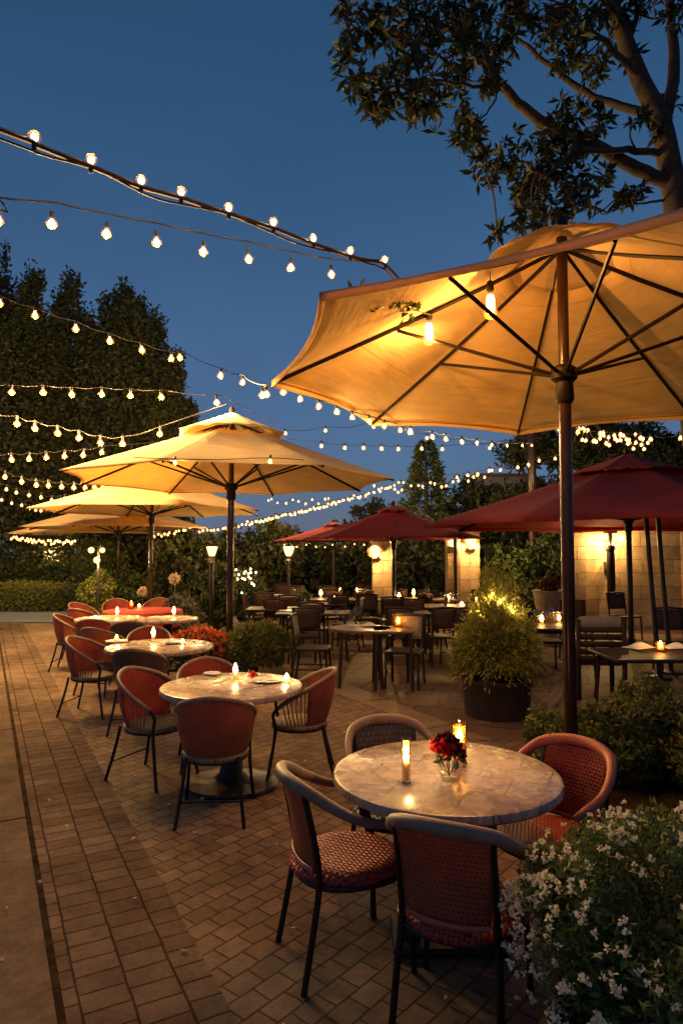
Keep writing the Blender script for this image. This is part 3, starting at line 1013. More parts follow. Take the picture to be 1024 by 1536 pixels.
knife('knife left behind near the tall flame on the second table', atz(326, 1024, Z), -0.7)
fork('fork beside the left plate of the third table', atz(196, 968, Z), -1.1)
knife('knife near the amber votive of the third table', atz(290, 966, Z), -0.9)
fork('fork lying between plate and candle on the second table', atz(376, 1032, Z), -1.0)
plate('pale plate at the left end of the third table', atz(175, 963, Z), 0.12)
bare_candle('small flame by the plate at the left end of the third table', *atz(175, 962, Z)[:2], Z + 0.02, 0.02, 0.018, 0.035, 0.014)
bare_candle('tall red-orange flame at the middle of the third table', *atz(230, 962, Z)[:2], Z, 0.06, 0.018, 0.1, 0.024)
plate('plate with food at the right of the third table', atz(262, 965, Z), 0.12)
napkin('folded napkin on the plate of the third table', atz(260, 965, Z) + Vector((0, 0, 0.012)), 0.07, 0.2)
bare_candle('amber votive at the right side of the third table', *atz(274, 966, Z)[:2], Z, 0.025, 0.022, 0.03, 0.016)
bare_candle('small flame on the table behind the dark wicker chair', *atz(176, 925, Z)[:2], Z, 0.05, 0.018, 0.1, 0.025)
bare_candle('flame on the pale table at the right of the row', *atz(261, 925, Z)[:2], Z, 0.05, 0.018, 0.11, 0.027)
o = MB().box((0, 0, 0.004), (0.3, 0.2, 0.006), bev=0.002).build('menu_card', 'white_cloth')
o.location = atz(240, 926, Z)
tag(o, 'pale menu card lying on the right-hand table of the row', 'menu')
p = atz(197, 913, 0.75)
candle_tube('red glass lantern glowing on the red cloth table', p.x, p.y, 0.75, 0.05, 0.13, 0.05, 2.6, 'glass_red', 'lantern')
p = atz(209, 914, 0.75)
bare_candle('short amber candle beside the red glass lantern', p.x, p.y, 0.75, 0.05, 0.03, 0.05, 0.02)

# ------------------------------------------------------------------ umbrellas
def make_umbrella(name, label, x, y, R_, z_rim, z_apex, z_hub, rot, pole_r, mat='canvas_cream', pole_mat='brown_wood', group=None,
                  sag=0.05, valance=0.0, vent=0.24, frame='umbrella_frame', n=8, lean=(0, 0), base=True, top_n=0.08, tilt=0.0, ecc=1.0, ea=0.0):
    t = thing(name, label, 'umbrella', (x, y, 0), 0, group)
    if tilt:
        t.rotation_euler = (0, tilt, 0)
    dz = z_apex - z_rim
    def rib(k, q):
        a = rot + 2 * math.pi * k / n
        x, y = R_ * q * math.cos(a), R_ * q * math.sin(a)
        k2 = (x * math.cos(ea) + y * math.sin(ea)) * (ecc - 1)
        return Vector((x + math.cos(ea) * k2, y + math.sin(ea) * k2, z_apex - dz * q ** 0.93))
    def surf(s, q, lift=0.0):
        k = math.floor(s * n - 1e-9)
        k = max(k, 0)
        f = s * n - k
        a, b = rib(k, q), rib(k + 1, q)
        p = a.lerp(b, f)
        b4 = 4 * f * (1 - f)
        p.x *= 1 - sag * b4 * q * q
        p.y *= 1 - sag * b4 * q * q
        p.z += -0.035 * b4 * math.sin(q * math.pi) * R_ / 2.4 + dz * sag * 0.25 * b4 * q * q + lift
        return p
    NS = n * 8
    def canopy(u, v):
        q = (vent * 0.8) + (1 - vent * 0.8) * v
        p = surf(u, q)
        return p, (u * 6, q * R_)
    MB().grid(canopy, NS, 14).build('canopy', mat, t, solid=0.006)
    def hem(u, v):
        p = surf(u, 1.0 - 0.016 * v)
        return Vector((p.x, p.y, p.z - 0.007)), (u * 6, v * 0.03)
    MB().grid(hem, NS, 1).build('hem', mat, t, solid=0.004)
    if valance:
        def val(u, v):
            p = surf(u, 1.0)
            f = (u * n) % 1
            return Vector((p.x * 1.002, p.y * 1.002, p.z - v * valance * (0.85 + 0.15 * math.cos(f * 2 * math.pi)))), (u * 6, v)
        MB().grid(val, NS, 2).build('valance', mat, t, solid=0.005)
    def cap(u, v):
        q = vent * 1.25 * v
        p = surf(u, max(q, 0.002))
        f = (u * n) % 1
        p.z += top_n + 0.05 * math.sin(f * math.pi) ** 2 * v * v
        return p, (u, v)
    MB().grid(cap, NS, 5).build('vent_cap', mat, t, solid=0.006)
    for k in range(n):
        pts = [rib(k, q) + Vector((0, 0, -0.022)) for q in (0.015, 0.25, 0.5, 0.75, 1.0)]
        rb = MB().tube(pts, 0.018 * R_ / 2.4, 6, sx=0.7).build('rib', frame, t)
        j = rib(k, 0.56) + Vector((0, 0, -0.04))
        a = rot + 2 * math.pi * k / n
        MB().tube([(0.07 * math.cos(a), 0.07 * math.sin(a), z_hub), j], 0.0155 * R_ / 2.4, 6).build('strut', frame, rb)
    MB().tube([(lean[0], lean[1], 0.0 if not base else 0.06), (lean[0] * 0.5, lean[1] * 0.5, z_hub * 0.5), (0, 0, z_hub - 0.1)], pole_r, 14).build('pole', pole_mat, t)
    MB().tube([(0, 0, z_hub - 0.12), (0, 0, z_apex + top_n * 0.4)], pole_r * 0.86, 12).build('upper_pole', pole_mat, t)
    MB().lathe([(pole_r * 1.15, -0.2), (pole_r * 1.5, -0.17), (pole_r * 1.35, -0.06), (pole_r * 2.0, -0.035), (pole_r * 2.1, 0.03), (pole_r * 1.2, 0.06)], 16, (0, 0, z_hub)).build('hub', frame, t)
    MB().lathe([(0.03, 0), (0.045, 0.03), (0.03, 0.08), (0.0, 0.1)], 12, (0, 0, z_apex + top_n - 0.01)).build('finial', frame, t)
    if base:
        MB().lathe([(pole_r * 6, 0.0), (pole_r * 6, 0.05), (pole_r * 1.6, 0.075), (pole_r * 1.3, 0.3), (pole_r * 1.02, 0.31)], 24, (lean[0], lean[1], 0)).build('base', frame, t)
    return t

GU = 'cream umbrellas over the cafe tables'
U1D = 4.42
u1 = atz(850, 825 + 1750 / U1D, 0)
U1 = Vector(((850 - 512) / F * U1D, U1D, 0))
make_umbrella('market_umbrella', 'largest cream umbrella, seen from below with two bare bulbs under its canopy', U1.x, U1.y, 1.99, 2.94, 3.82, 2.93, 3.027, 0.042, group=GU, sag=0.045, valance=0.045, vent=0.22, base=False, top_n=0.12, ecc=1.107, ea=1.372)
U2 = at(347, 690, 10.0)
make_umbrella('market_umbrella', 'glowing cream umbrella with open vent cap, nearest of the row on the left', U2.x, U2.y, 2.45, 2.78, 3.72, 2.7, R(171), 0.05, group=GU, vent=0.27, top_n=0.12)
U3 = at(228, 760, 14.0)
make_umbrella('market_umbrella', 'cream umbrella second in the left row, partly behind the glowing one', U3.x, U3.y, 2.4, 2.56, 3.4, 2.5, R(165), 0.045, group=GU, top_n=0.1)
U4 = at(178, 790, 17.2)
make_umbrella('market_umbrella', 'amber umbrella third in the left row, its bundle of struts above the hedge', U4.x, U4.y, 2.4, 2.3, 3.05, 2.2, R(175), 0.045, group=GU, top_n=0.1)
U5 = at(145, 800, 20.3)
make_umbrella('market_umbrella', 'farthest amber umbrella at the end of the left row', U5.x, U5.y, 2.5, 2.22, 2.95, 2.1, R(168), 0.045, group=GU, top_n=0.1)
GR = 'dark red umbrellas over the dining patio'
R1 = Vector(((942 - 512) / F * 11.0, 11.0, 0))
make_umbrella('red_umbrella', 'big wine red umbrella in front of the stone wall at right', R1.x, R1.y, 3.35, 2.17, 3.28, 2.25, R(180), 0.045, 'canvas_red', 'black_metal', GR, valance=0.06, top_n=0.08)
R2 = Vector(((577 - 512) / F * 14.0, 14.0, 0))
make_umbrella('red_umbrella', 'wine red peaked umbrella around the stone pier in the middle of the patio', R2.x + 0.15, R2.y - 0.4, 1.85, 1.98, 2.62, 1.95, R(178), 0.04, 'canvas_red', 'black_metal', GR, vent=0.16, top_n=0.05)
R3 = Vector(((500 - 512) / F * 17.0, 17.0, 0))
make_umbrella('red_umbrella', 'farthest wine red umbrella, left behind the peaked one', R3.x, R3.y, 1.55, 1.98, 2.42, 1.95, R(176), 0.04, 'canvas_red', 'black_metal', GR, vent=0.16, top_n=0.05)
dk = at(-40, 770, 23)
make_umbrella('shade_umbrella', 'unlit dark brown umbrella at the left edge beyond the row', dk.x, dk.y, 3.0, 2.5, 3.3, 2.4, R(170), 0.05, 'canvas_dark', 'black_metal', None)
for px, pyb, D, lab in ((968, 0, 9.2, 'thin dark support pole under the big red umbrella, middle of three'), (986, 0, 9.6, 'thin dark support pole under the big red umbrella, rightmost of three')):
    q = at(px, 800, D)
    o = MB().tube([(0.14, 0, 0.0), (0.06, 0, 1.2), (0, 0, 2.32)], 0.033, 10).lathe([(0.16, 0), (0.16, 0.03), (0.04, 0.05)], 16, (0.14, 0, 0)).build('support_pole', 'black_metal')
    o.location = (q.x, q.y, 0)
    tag(o, lab, 'pole', 'thin support poles')

# bare bulbs under the largest umbrella
def edison(label, px, py, D):
    c = at(px, py, D)
    t = thing('hanging_bulb', label, 'light bulb', c, 0, 'bare bulbs under the largest umbrella')
    MB().lathe([(0.0, -0.095), (0.03, -0.088), (0.043, -0.06), (0.044, 0.03), (0.036, 0.065), (0.02, 0.085), (0.0, 0.086)], 16).build('glass_envelope', 'frost_bulb', t)
    MB().lathe([(0.0, -0.07), (0.02, -0.062), (0.027, -0.04), (0.027, 0.03), (0.02, 0.055), (0.0, 0.06)], 14).build('filament', 'bulb_umbrella', t)
    lamp(t, (0, 0, -0.082), 50, 0.01, (1.0, 0.42, 0.09))
    MB().lathe([(0.02, 0.084), (0.024, 0.09), (0.022, 0.135), (0.008, 0.15), (0.003, 0.152), (0.003, 0.24)], 12).build('socket', 'black_metal', t)
    return t
edison('elongated bare bulb hanging where strut meets rib, lower of two under the big umbrella', 643, 497, 4.5)
edison('larger bare bulb near the pole, upper of two under the big umbrella', 735, 456, 4.05)
# ivy sprig under the canopy
iv = thing('ivy_sprig', 'ivy sprig trailing under the near left edge of the largest umbrella', 'plant', at(545, 436, 3.6))
base = at(545, 436, 3.6)
vp = [at(*q) - base for q in ((540, 438, 3.6), (575, 440, 3.7), (600, 450, 3.85), (620, 464, 4.05), (645, 472, 4.3))]
MB().tube(catmull(vp), 0.005, 5).build('stem', 'bark', iv)
lp = []
for q in catmull(vp, 5)[:-6]:
    for k in range(6):
        lp.append((q.x + random.gauss(0, 0.03), q.y + random.gauss(0, 0.03), q.z + random.gauss(-0.02, 0.03)))
leafmesh('leaves', lp, 0.055, 'leaf_hedge', iv, None, 0.8)

# ------------------------------------------------------------------ string lights
def bulb_mesh(name, r, mat, seg=10):
    mb = MB()
    mb.lathe([(0.0, -r), (r * 0.6, -r * 0.82), (r * 0.97, -r * 0.25), (r * 0.95, r * 0.25), (r * 0.62, r * 0.85), (r * 0.36, r * 1.25), (0.0, r * 1.3)], seg)
    me = bpy.data.meshes.new(name)
    me.from_pydata(mb.v, [], mb.f)
    me.materials.append(M[mat])
    me.polygons.foreach_set('use_smooth', [True] * len(me.polygons))
    return me
BULBS = {}
SOCK = {}
CORE = {}
def string(label, pts, D0, D1, r=0.034, mat='bulb', drop=0.06, cable_r=0.005, start=None, end=None, cmat='cable', sag=0.02, up=False, sockets=True, depth=None, extra=None, watts=1.0):
    """pts: bulbs (px,py); depth runs from D0 to D1"""
    n = len(pts)
    t = thing('string_lights', label, 'string lights', (0, 0, 0), 0, 'strings of warm bulbs over the terrace')
    key = (round(r, 4), mat)
    if key not in BULBS:
        BULBS[key] = bulb_mesh('bulb', r * 1.14, {'bulb_near': 'halo_near', 'bulb': 'halo', 'bulb_mid': 'halo_mid', 'bulb_far': 'halo_far'}[mat], 14 if r > 0.03 else 10)  # shell around the bright core, shaped as a warm halo
        CORE[key] = bulb_mesh('filament', r * 0.72, mat, 10 if r > 0.03 else 8)
        sm = MB().lathe([(r * 0.42, 0.0), (r * 0.46, r * 0.2), (r * 0.42, r * 1.2), (r * 0.15, r * 1.3), (0.003, r * 1.4), (0.003, max(drop, r * 2.5) - r * 1.25)], 8)
        me = bpy.data.meshes.new('socket')
        me.from_pydata(sm.v, [], sm.f)
        me.materials.append(M['cable'])
        SOCK[key] = me
    bl = []
    for i, q in enumerate(pts):
        f = (q[0] - pts[0][0]) / ((pts[-1][0] - pts[0][0]) or 1)
        D = depth[i] if depth else (1 / ((1 - f) / D0 + f / D1))
        bl.append(at(q[0], q[1], D))
    t.location = bl[0]
    o0 = Vector(bl[0])
    cab = []
    if start:
        a_ = at(*start)
        if start[0] < 0:
            d_ = a_ - bl[0]
            d_.z *= 0.5
            cab.append(a_ + d_.normalized() * 4.0)
        cab.append(a_)
    for i, b in enumerate(bl):
        c = b + Vector((0, 0, drop if not up else -drop))
        cab.append(c)
        if i < n - 1:
            mid = (b + bl[i + 1]) / 2 + Vector((0, 0, (drop if not up else -drop) - sag))
            cab.append(mid)
    if start and start[0] >= 0:
        a_, b_ = cab[0], cab[1]
        m_ = max(1, int((b_ - a_).length / 0.7))
        cab[0:1] = [a_.lerp(b_, j / m_) for j in range(m_)]
    if end:
        a_, b_ = cab[-1], at(*end)
        m_ = max(1, int((b_ - a_).length / 0.7))
        cab += [a_.lerp(b_, j / m_) - Vector((0, 0, 0.35 * sag * m_ * 4 * j / m_ * (1 - j / m_))) for j in range(1, m_ + 1)]
    MB().tube([c - o0 for c in catmull(cab, 3)], cable_r, 6).build('cable', cmat, t)
    if extra:
        jit = [c - o0 + Vector((0, 0.01, extra * (0.55 + 0.45 * math.sin(i * 0.55)))) for i, c in enumerate(catmull(cab, 2))]
        MB().tube(jit, cable_r * 0.45, 5).build('cable', 'cable', t)
    for b in bl:
        o = bpy.data.objects.new('bulb', BULBS[key])
        COL.objects.link(o)
        o.parent = t
        o.location = b - o0
        if up:
            o.rotation_euler = (math.pi, 0, 0)
        else:
            o.rotation_euler = (random.uniform(-.1, .1), random.uniform(-.1, .1), 0)
        fcore = bpy.data.objects.new('filament', CORE[key])
        COL.objects.link(fcore)
        fcore.parent = o
        lamp(o, (0, 0, -r * 0.93), POWER[mat] * watts * random.uniform(0.8, 1.2), r * 0.16)
        if sockets:
            s = bpy.data.objects.new('socket', SOCK[key])
            COL.objects.link(s)
            s.parent = o
            s.location = (0, 0, r * 1.2)
    return t
string('topmost string, thick brown cable with bulbs standing upright on it', [(52, 206), (137, 240), (212, 271), (272, 288), (343, 312), (410, 334), (470, 358), (525, 377), (577, 390)], 4.0, 6.2, 0.035, 'bulb_near', 0.045, 0.017, start=(-60, 172, 3.7), end=(797, 640, 16.5), cmat='cable_brown', sag=0.0, up=True, extra=-0.05)
string('second string from the top, bulbs hanging on long dark sockets against the sky', [(-3, 330), (78, 335), (160, 350), (235, 363), (305, 377), (373, 388), (436, 401), (497, 411)], 4.2, 6.2, 0.035, 'bulb_near', 0.15, 0.007, start=(-90, 283, 4.0), end=(577, 395, 6.2), sag=0.006)
string('string crossing the tall dark trees and ending in open sky', [(0, 455), (53, 473), (114, 493), (165, 511), (213, 525), (257, 538), (270, 536), (331, 563), (364, 573)], 7.0, 8.0, 0.038, 'bulb_mid', 0.085, 0.005, start=(-60, 430, 6.8), end=(402, 578, 4.7), sag=0.02)
string('near level string reaching the peak of the glowing umbrella', [(18, 588), (65, 588), (108, 591), (153, 591), (196, 593), (242, 595), (325, 603)], 9.3, 9.8, 0.044, 'bulb', 0.10, 0.006, start=(-60, 572, 9.2), end=(345, 596, 10.0), sag=0.02, watts=2.7)
string('descending string that meets the left slope of the glowing umbrella', [(-20, 626), (26, 635), (53, 642), (87, 649), (119, 656), (151, 664), (184, 665), (240, 650)], 9.6, 9.9, 0.046, 'bulb', 0.10, 0.006, start=(-80, 605, 9.4), end=(340, 606, 10), sag=0.03, watts=2.7)
string('string rising slightly just above the left tip of the glowing umbrella', [(-18, 690), (18, 689), (44, 688), (70, 686), (97, 684), (125, 682), (153, 678)], 12.0, 12.6, 0.052, 'bulb', 0.11, 0.006, start=(-80, 690, 12), end=(330, 650, 13.4), sag=0.03)
string('sagging string just under the left tip of the glowing umbrella', [(8, 715), (33, 722), (55, 727), (73, 728), (93, 730), (111, 731), (128, 731), (142, 730), (155, 729)], 13.2, 13.9, 0.052, 'bulb', 0.10, 0.006, start=(-60, 690, 12.8), end=(228, 716, 14.0), sag=0.04)
string('string sagging toward the left corner of the second cream umbrella', [(10, 734), (25, 739), (44, 743), (62, 746), (78, 750), (97, 748)], 16.2, 16.4, 0.05, 'bulb_far', 0.10, 0.006, start=(-60, 705, 15), end=(180, 735, 16.0), sag=0.04)
string('lowest left string sagging over the third umbrella', [(3, 750), (18, 755), (33, 758), (45, 762), (54, 765), (62, 766), (70, 764)], 18.8, 18.8, 0.05, 'bulb_far', 0.1, 0.007, start=(-60, 735, 17), end=(150, 756, 18.5), sag=0.04)
string('string clipped along the left rim of the largest umbrella', [(393, 592), (400, 591), (425, 588), (450, 598), (478, 609), (505, 617), (528, 626), (554, 632), (576, 639), (600, 645)], 4.7, 6.2, 0.024, 'bulb_far', 0.05, 0.005, start=(400, 578, 4.65), end=(605, 645, 6.3), sag=0.0)
string('string from the rim of the largest umbrella to the wooden post', [(615, 647), (648, 655), (668, 658), (692, 662), (715, 664), (737, 667), (760, 668), (783, 668), (797, 668)], 7.3, 15.0, 0.03, 'bulb_mid', 0.06, 0.005, start=(605, 645, 6.3), end=(797, 664, 16.5), sag=0.02, depth=[6.5, 7.6, 8.6, 9.3, 10.2, 11.2, 12.5, 14, 14.8])
string('short string with few bulbs crossing the sky above the conifer', [(428, 650), (488, 646), (560, 640), (640, 657), (693, 664), (734, 672)], 14, 14.5, 0.042, 'bulb_far', 0.08, 0.006, start=(345, 600, 10.4), end=(797, 655, 16.5), sag=0.05)
string('string of spaced bulbs passing in front of the conifer tip', [(482, 669), (517, 672), (545, 672), (572, 673), (597, 674), (632, 673), (663, 674)], 15, 15.5, 0.05, 'bulb_far', 0.09, 0.006, start=(400, 655, 13.5), end=(797, 655, 16.5), sag=0.04)
string('string rising from the conifer to the wooden post', [(685, 716), (701, 713), (716, 711), (733, 706), (750, 705), (776, 701), (792, 697), (808, 691), (832, 688)], 16, 15.0, 0.042, 'bulb_far', 0.07, 0.006, start=(590, 722, 16), end=(850, 683, 14.6), sag=0.02)
string('two bulbs clipped to the front rim of the glowing umbrella', [(263, 694), (405, 692)], 7.55, 7.55, 0.03, 'bulb_mid', 0.04, 0.005, start=(200, 686, 7.9), end=(455, 690, 7.9), sag=0.01)
# two dense garlands running from the far umbrellas to the conifer
def garland(label, a, b, D0, D1, n, r, sagp, wob=1.5, mat='bulb_far', jit=1.8):
    pts, dep = [], []
    for i in range(n):
        f = i / (n - 1)
        x = a[0] + (b[0] - a[0]) * f
        y = a[1] + (b[1] - a[1]) * f + sagp * 4 * f * (1 - f)
        pts.append((x + random.uniform(-wob, wob), y + random.uniform(-jit, jit)))
        dep.append(D0 + (D1 - D0) * f)
    return string(label, pts, D0, D1, r, mat, 0.05, 0.006, sag=0.01, depth=dep, sockets=False)
garland('upper dense garland running from the second umbrella up to the conifer', (372, 783), (604, 722), 16, 17.5, 38, 0.034, 7)
garland('lower dense garland, parallel below the upper one, left of the conifer', (300, 798), (520, 748), 16.5, 17.5, 40, 0.034, 5)
garland('thin garland of tiny bulbs under the rim of the glowing umbrella', (400, 752), (560, 742), 18.5, 18.5, 18, 0.034, 5, 3, jit=4)
garland('dense garland along the eaves of the farthest umbrellas', (18, 806), (112, 812), 19.2, 19.6, 34, 0.04, 4, 1.5, jit=3)
garland('short garland over the dark hedge behind the second pole', (232, 803), (284, 792), 17, 17, 12, 0.034, 3, 1.5)
garland('scattered small bulbs hanging in front of the conifer', (560, 735), (735, 712), 18, 16.5, 20, 0.038, 4, 4, jit=7)
garland('tangled cluster of bulbs before the dark pines at right', (866, 652), (968, 662), 13.6, 13.8, 30, 0.042, 4, 4, jit=12)
string('taut string at right above the big red umbrella', [(838, 643), (866, 648), (900, 650), (930, 652), (960, 657), (975, 659), (1020, 657)], 13.0, 12.6, 0.046, 'bulb_mid', 0.05, 0.01, start=(797, 640, 16.5), end=(1060, 650, 12.4), sag=0.02)
garland('bulbs strung under the edge of the farthest red umbrella', (428, 818), (545, 816), 16.2, 15.5, 9, 0.022, 2, 3, jit=2)

# wooden post that carries the strings
pp = at(797, 700, 16.6)
o = MB().tube([(0, 0, 0), (0, 0, 5.0)], [0.14, 0.10], 10).box((0, 0, 4.55), (0.5, 0.07, 0.07)).build('wooden_post', 'brown_wood')
o.location = (pp.x, 16.6, 0)
tag(o, 'tall wooden post with short cross arm where the strings meet', 'post')
pw = at(335, 605, 10.35)

# ------------------------------------------------------------------ plants
def ell(n, c, r, shell=0.55, zmin=None):
    d = RNG.normal(size=(n, 3))
    d /= np.linalg.norm(d, axis=1)[:, None]
    q = (shell + (1 - shell) * RNG.random(n)) [:, None]
    p = d * q * np.array(r) + np.array(c)
    if zmin is not None:
        p = p[p[:, 2] > zmin]
    return p

def clump_points(n_clumps, per, c, r, cr, zmin=0.0, flat=1.0):
    out = []
    cs = ell(n_clumps, c, r, 0.72)
    for q in cs:
        s = cr * random.uniform(0.6, 1.3)
        out.append(ell(per, q, (s, s, s * flat), 0.3))
    p = np.vstack(out)
    return p[p[:, 2] > zmin]

def shrub(name, label, x, y, w_, d_, h, mat, size, n_clumps, per, cat='shrub', group=None, cr=None, core=True, stem=True, aspect=0.5):
    t = thing(name, label, cat, (x, y, 0), 0, group)
    c = (0, 0, h * 0.52)
    rr = (w_ / 2, d_ / 2, h * 0.5)
    cr = cr or min(rr) * 0.32
    pts = clump_points(n_clumps, per, c, [v * 0.82 for v in rr], cr, 0.02)
    inner = ell(int(n_clumps * per * 0.35), c, [v * 0.75 for v in rr], 0.2, 0.02)
    leafmesh('foliage', np.vstack([pts, inner]), size, mat, t, None, aspect)
    if stem:
        mb = MB()
        mb.tube([(0, 0, 0), (0.02, 0.01, h * 0.3), (0.0, 0.03, h * 0.6)], [0.03 * h + 0.01, 0.02 * h + 0.008, 0.008], 7)
        mb.build('stem', 'bark', t)
    return t

def plume_tree(name, label, x, y, h, w_, n_pl, mat, size, per, group=None, low=0.06, z0=0.0):
    t = thing(name, label, 'tree', (x, y, 0), 0, group)
    MB().tube([(0, 0, 0), (0.1, 0, h * 0.3), (0, 0.1, h * 0.75)], [0.2, 0.14, 0.04], 8).build('trunk', 'bark', t)
    out = []
    for k in range(n_pl):
        a = k * 2.399
        rr = w_ * 0.5 * math.sqrt((k + 0.3) / n_pl) * 0.85
        top = h * (1 - 0.28 * (rr / (w_ * 0.5)) ** 1.5) * random.uniform(0.9, 1.0)
        bot = h * random.uniform(low, low + 0.2)
        ln = top - bot
        for j in range(7):
            f = (j + 0.5) / 7
            z = bot + ln * f
            wd = w_ * 0.25 * (1 - f ** 3) + 0.15
            c = (rr * math.cos(a) * (1 - 0.25 * f) + random.gauss(0, 0.12), rr * math.sin(a) * (1 - 0.25 * f) + random.gauss(0, 0.12), z)
            out.append(ell(per, c, (wd, wd, ln / 7 * 0.8), 0.35))
        # upright spires near the tip
        for j in range(3):
            c = (rr * math.cos(a) * 0.75 + random.gauss(0, 0.2), rr * math.sin(a) * 0.75 + random.gauss(0, 0.2), top - random.uniform(0, 0.5))
            out.append(ell(per // 3, c, (0.22, 0.22, 0.75), 0.1))
    leafmesh('crown', np.vstack(out), size, mat, t, None, 0.55)
    return t

GTL = 'tall dark trees beyond the left umbrellas'
for (px, top, w_, D, n, lab) in (
        (-40, 330, 3.4, 23.0, 9, 'tall dark tree cut by the left edge of the picture'),
        (28, 368, 3.2, 22.0, 9, 'tallest narrow dark tree with two spires at far left'),
        (92, 392, 2.9, 23.0, 8, 'dark upright tree between the tallest one and the broad one'),
        (172, 390, 3.6, 22.5, 11, 'broad dark tree with a ragged crown right of the narrow ones'),
        (222, 430, 2.0, 22.0, 6, 'slim dark tree with loose tip at the right of the broad tree'),
        (256, 508, 1.7, 21.5, 5, 'shortest dark tree at the right end of the tall group')):
    q = at(px, 825, D)
    h = CAM_Z + (825 - top) / F * D
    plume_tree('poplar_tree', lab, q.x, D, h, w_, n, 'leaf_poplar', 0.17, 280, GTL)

def conifer(label, px, top, D, w_, mat='leaf_hedge', n=5200, size=0.2):
    q = at(px, 825, D)
    h = CAM_Z + (825 - top) / F * D
    t = thing('conifer_tree', label, 'tree', (q.x, D, 0))
    MB().tube([(0, 0, 0), (0, 0, h * 0.95)], [0.16, 0.02], 8).build('trunk', 'bark', t)
    f = RNG.random(n) ** 1.25
    a = RNG.random(n) * 2 * math.pi
    lay = 0.72 + 0.28 * np.sin(f * 55 + np.sin(a * 3) * 1.5)
    r = (1 - f) ** 0.8 * w_ / 2 * lay * (0.35 + 0.65 * np.sqrt(RNG.random(n))) + 0.05
    pts = np.stack([r * np.cos(a), r * np.sin(a), h * (0.06 + 0.94 * f)], 1)
    dirs = np.stack([np.cos(a), np.sin(a), np.full(n, 0.1)], 1)
    leafmesh('crown', pts, size, mat, t, dirs, 0.35)
    return t
conifer('pointed conifer strung with a few bulbs, beyond the middle red umbrella', 640, 662, 20.0, 3.0)
GBK = 'leafy trees and shrubs behind the dining patio'
def bushy_tree(label, px, top, D, w_, mat='leaf_poplar', n=55, per=110, size=0.17, bot=0.0, cat='tree'):
    q = at(px, 825, D)
    h = CAM_Z + (825 - top) / F * D
    t = thing('leafy_tree', label, cat, (q.x, D, 0), 0, GBK)
    MB().tube([(0, 0, 0), (0.1, 0.05, h * 0.35), (-0.05, 0, h * 0.7)], [0.15, 0.11, 0.03], 8).build('trunk', 'bark', t)
    c = (0, 0, (h + bot) / 2)
    pts = clump_points(n, per, c, (w_ / 2 * 0.85, w_ / 2 * 0.7, (h - bot) / 2 * 0.88), w_ * 0.13, 0.05)
    inn = ell(int(n * per * 0.3), c, (w_ / 2 * 0.75, w_ / 2 * 0.6, (h - bot) / 2 * 0.8), 0.2, 0.05)
    leafmesh('crown', np.vstack([pts, inn]), size, mat, t, None, 0.55)
    return t
bushy_tree('dark bushy tree between the glowing umbrella pole and the farthest red umbrella', 385, 772, 19.0, 3.0)
bushy_tree('dark bushy tree behind the frosted lamp post', 300, 795, 18.5, 2.9)
bushy_tree('dark bushy tree right behind the second umbrella pole', 240, 800, 19.0, 2.6)
bushy_tree('dark rounded tree behind the farthest red umbrella', 455, 800, 22.0, 3.2)
bushy_tree('sparse tree whose crown lets sky through left of the conifer', 560, 735, 24.0, 2.8, n=26, per=70)
bushy_tree('dark tree filling the gap behind the middle red umbrella', 530, 800, 20.5, 3.0)
bushy_tree('dark tree behind the stone piers, low crown', 630, 770, 18.0, 3.2)
bushy_tree('round crowned tree right of the conifer', 715, 716, 21.0, 3.4, mat='leaf_poplar')
bushy_tree('dark tree behind the big red umbrella, left part of its roof line', 790, 700, 20.0, 3.2)
bushy_tree('loose shrub between stone pier and stone wall', 745, 800, 16.0, 1.6, mat='leaf_hedge', n=24, size=0.13, cat='shrub')
bushy_tree('leafy shrub beside the stone wall corner under the red umbrella', 820, 790, 15.5, 1.9, mat='leaf_hedge', n=28, size=0.13, cat='shrub')
# flat topped pines at right
GPN = 'flat topped dark pines at right'
for (px, top, D, w_, lab) in ((850, 628, 18, 4.0, 'dark flat topped pine behind the tangled cluster of bulbs'), (935, 634, 19, 4.2, 'dark pine in the middle of the three at right'), (1025, 640, 18, 4.0, 'dark pine at the right edge above the red umbrella')):
    q = at(px, 825, D)
    h = CAM_Z + (825 - top) / F * D
    t = thing('pine_tree', lab, 'tree', (q.x, D, 0), 0, GPN)
    MB().tube([(0, 0, 0), (0.15, 0, h * 0.5), (0, 0, h * 0.9)], [0.2, 0.15, 0.05], 8).build('trunk', 'bark', t)
    pts = clump_points(46, 130, (0, 0, h - 0.75), (w_ / 2, w_ / 2.5, 0.62), 0.42, 0.1, 0.55)
    pts2 = clump_points(30, 90, (0.3, 0, h * 0.55), (w_ / 2 * 0.8, w_ / 2.6, 1.0), 0.4, 0.1, 0.6)
    leafmesh('crown', np.vstack([pts, pts2]), 0.2, 'leaf_oak', t, None, 0.3)

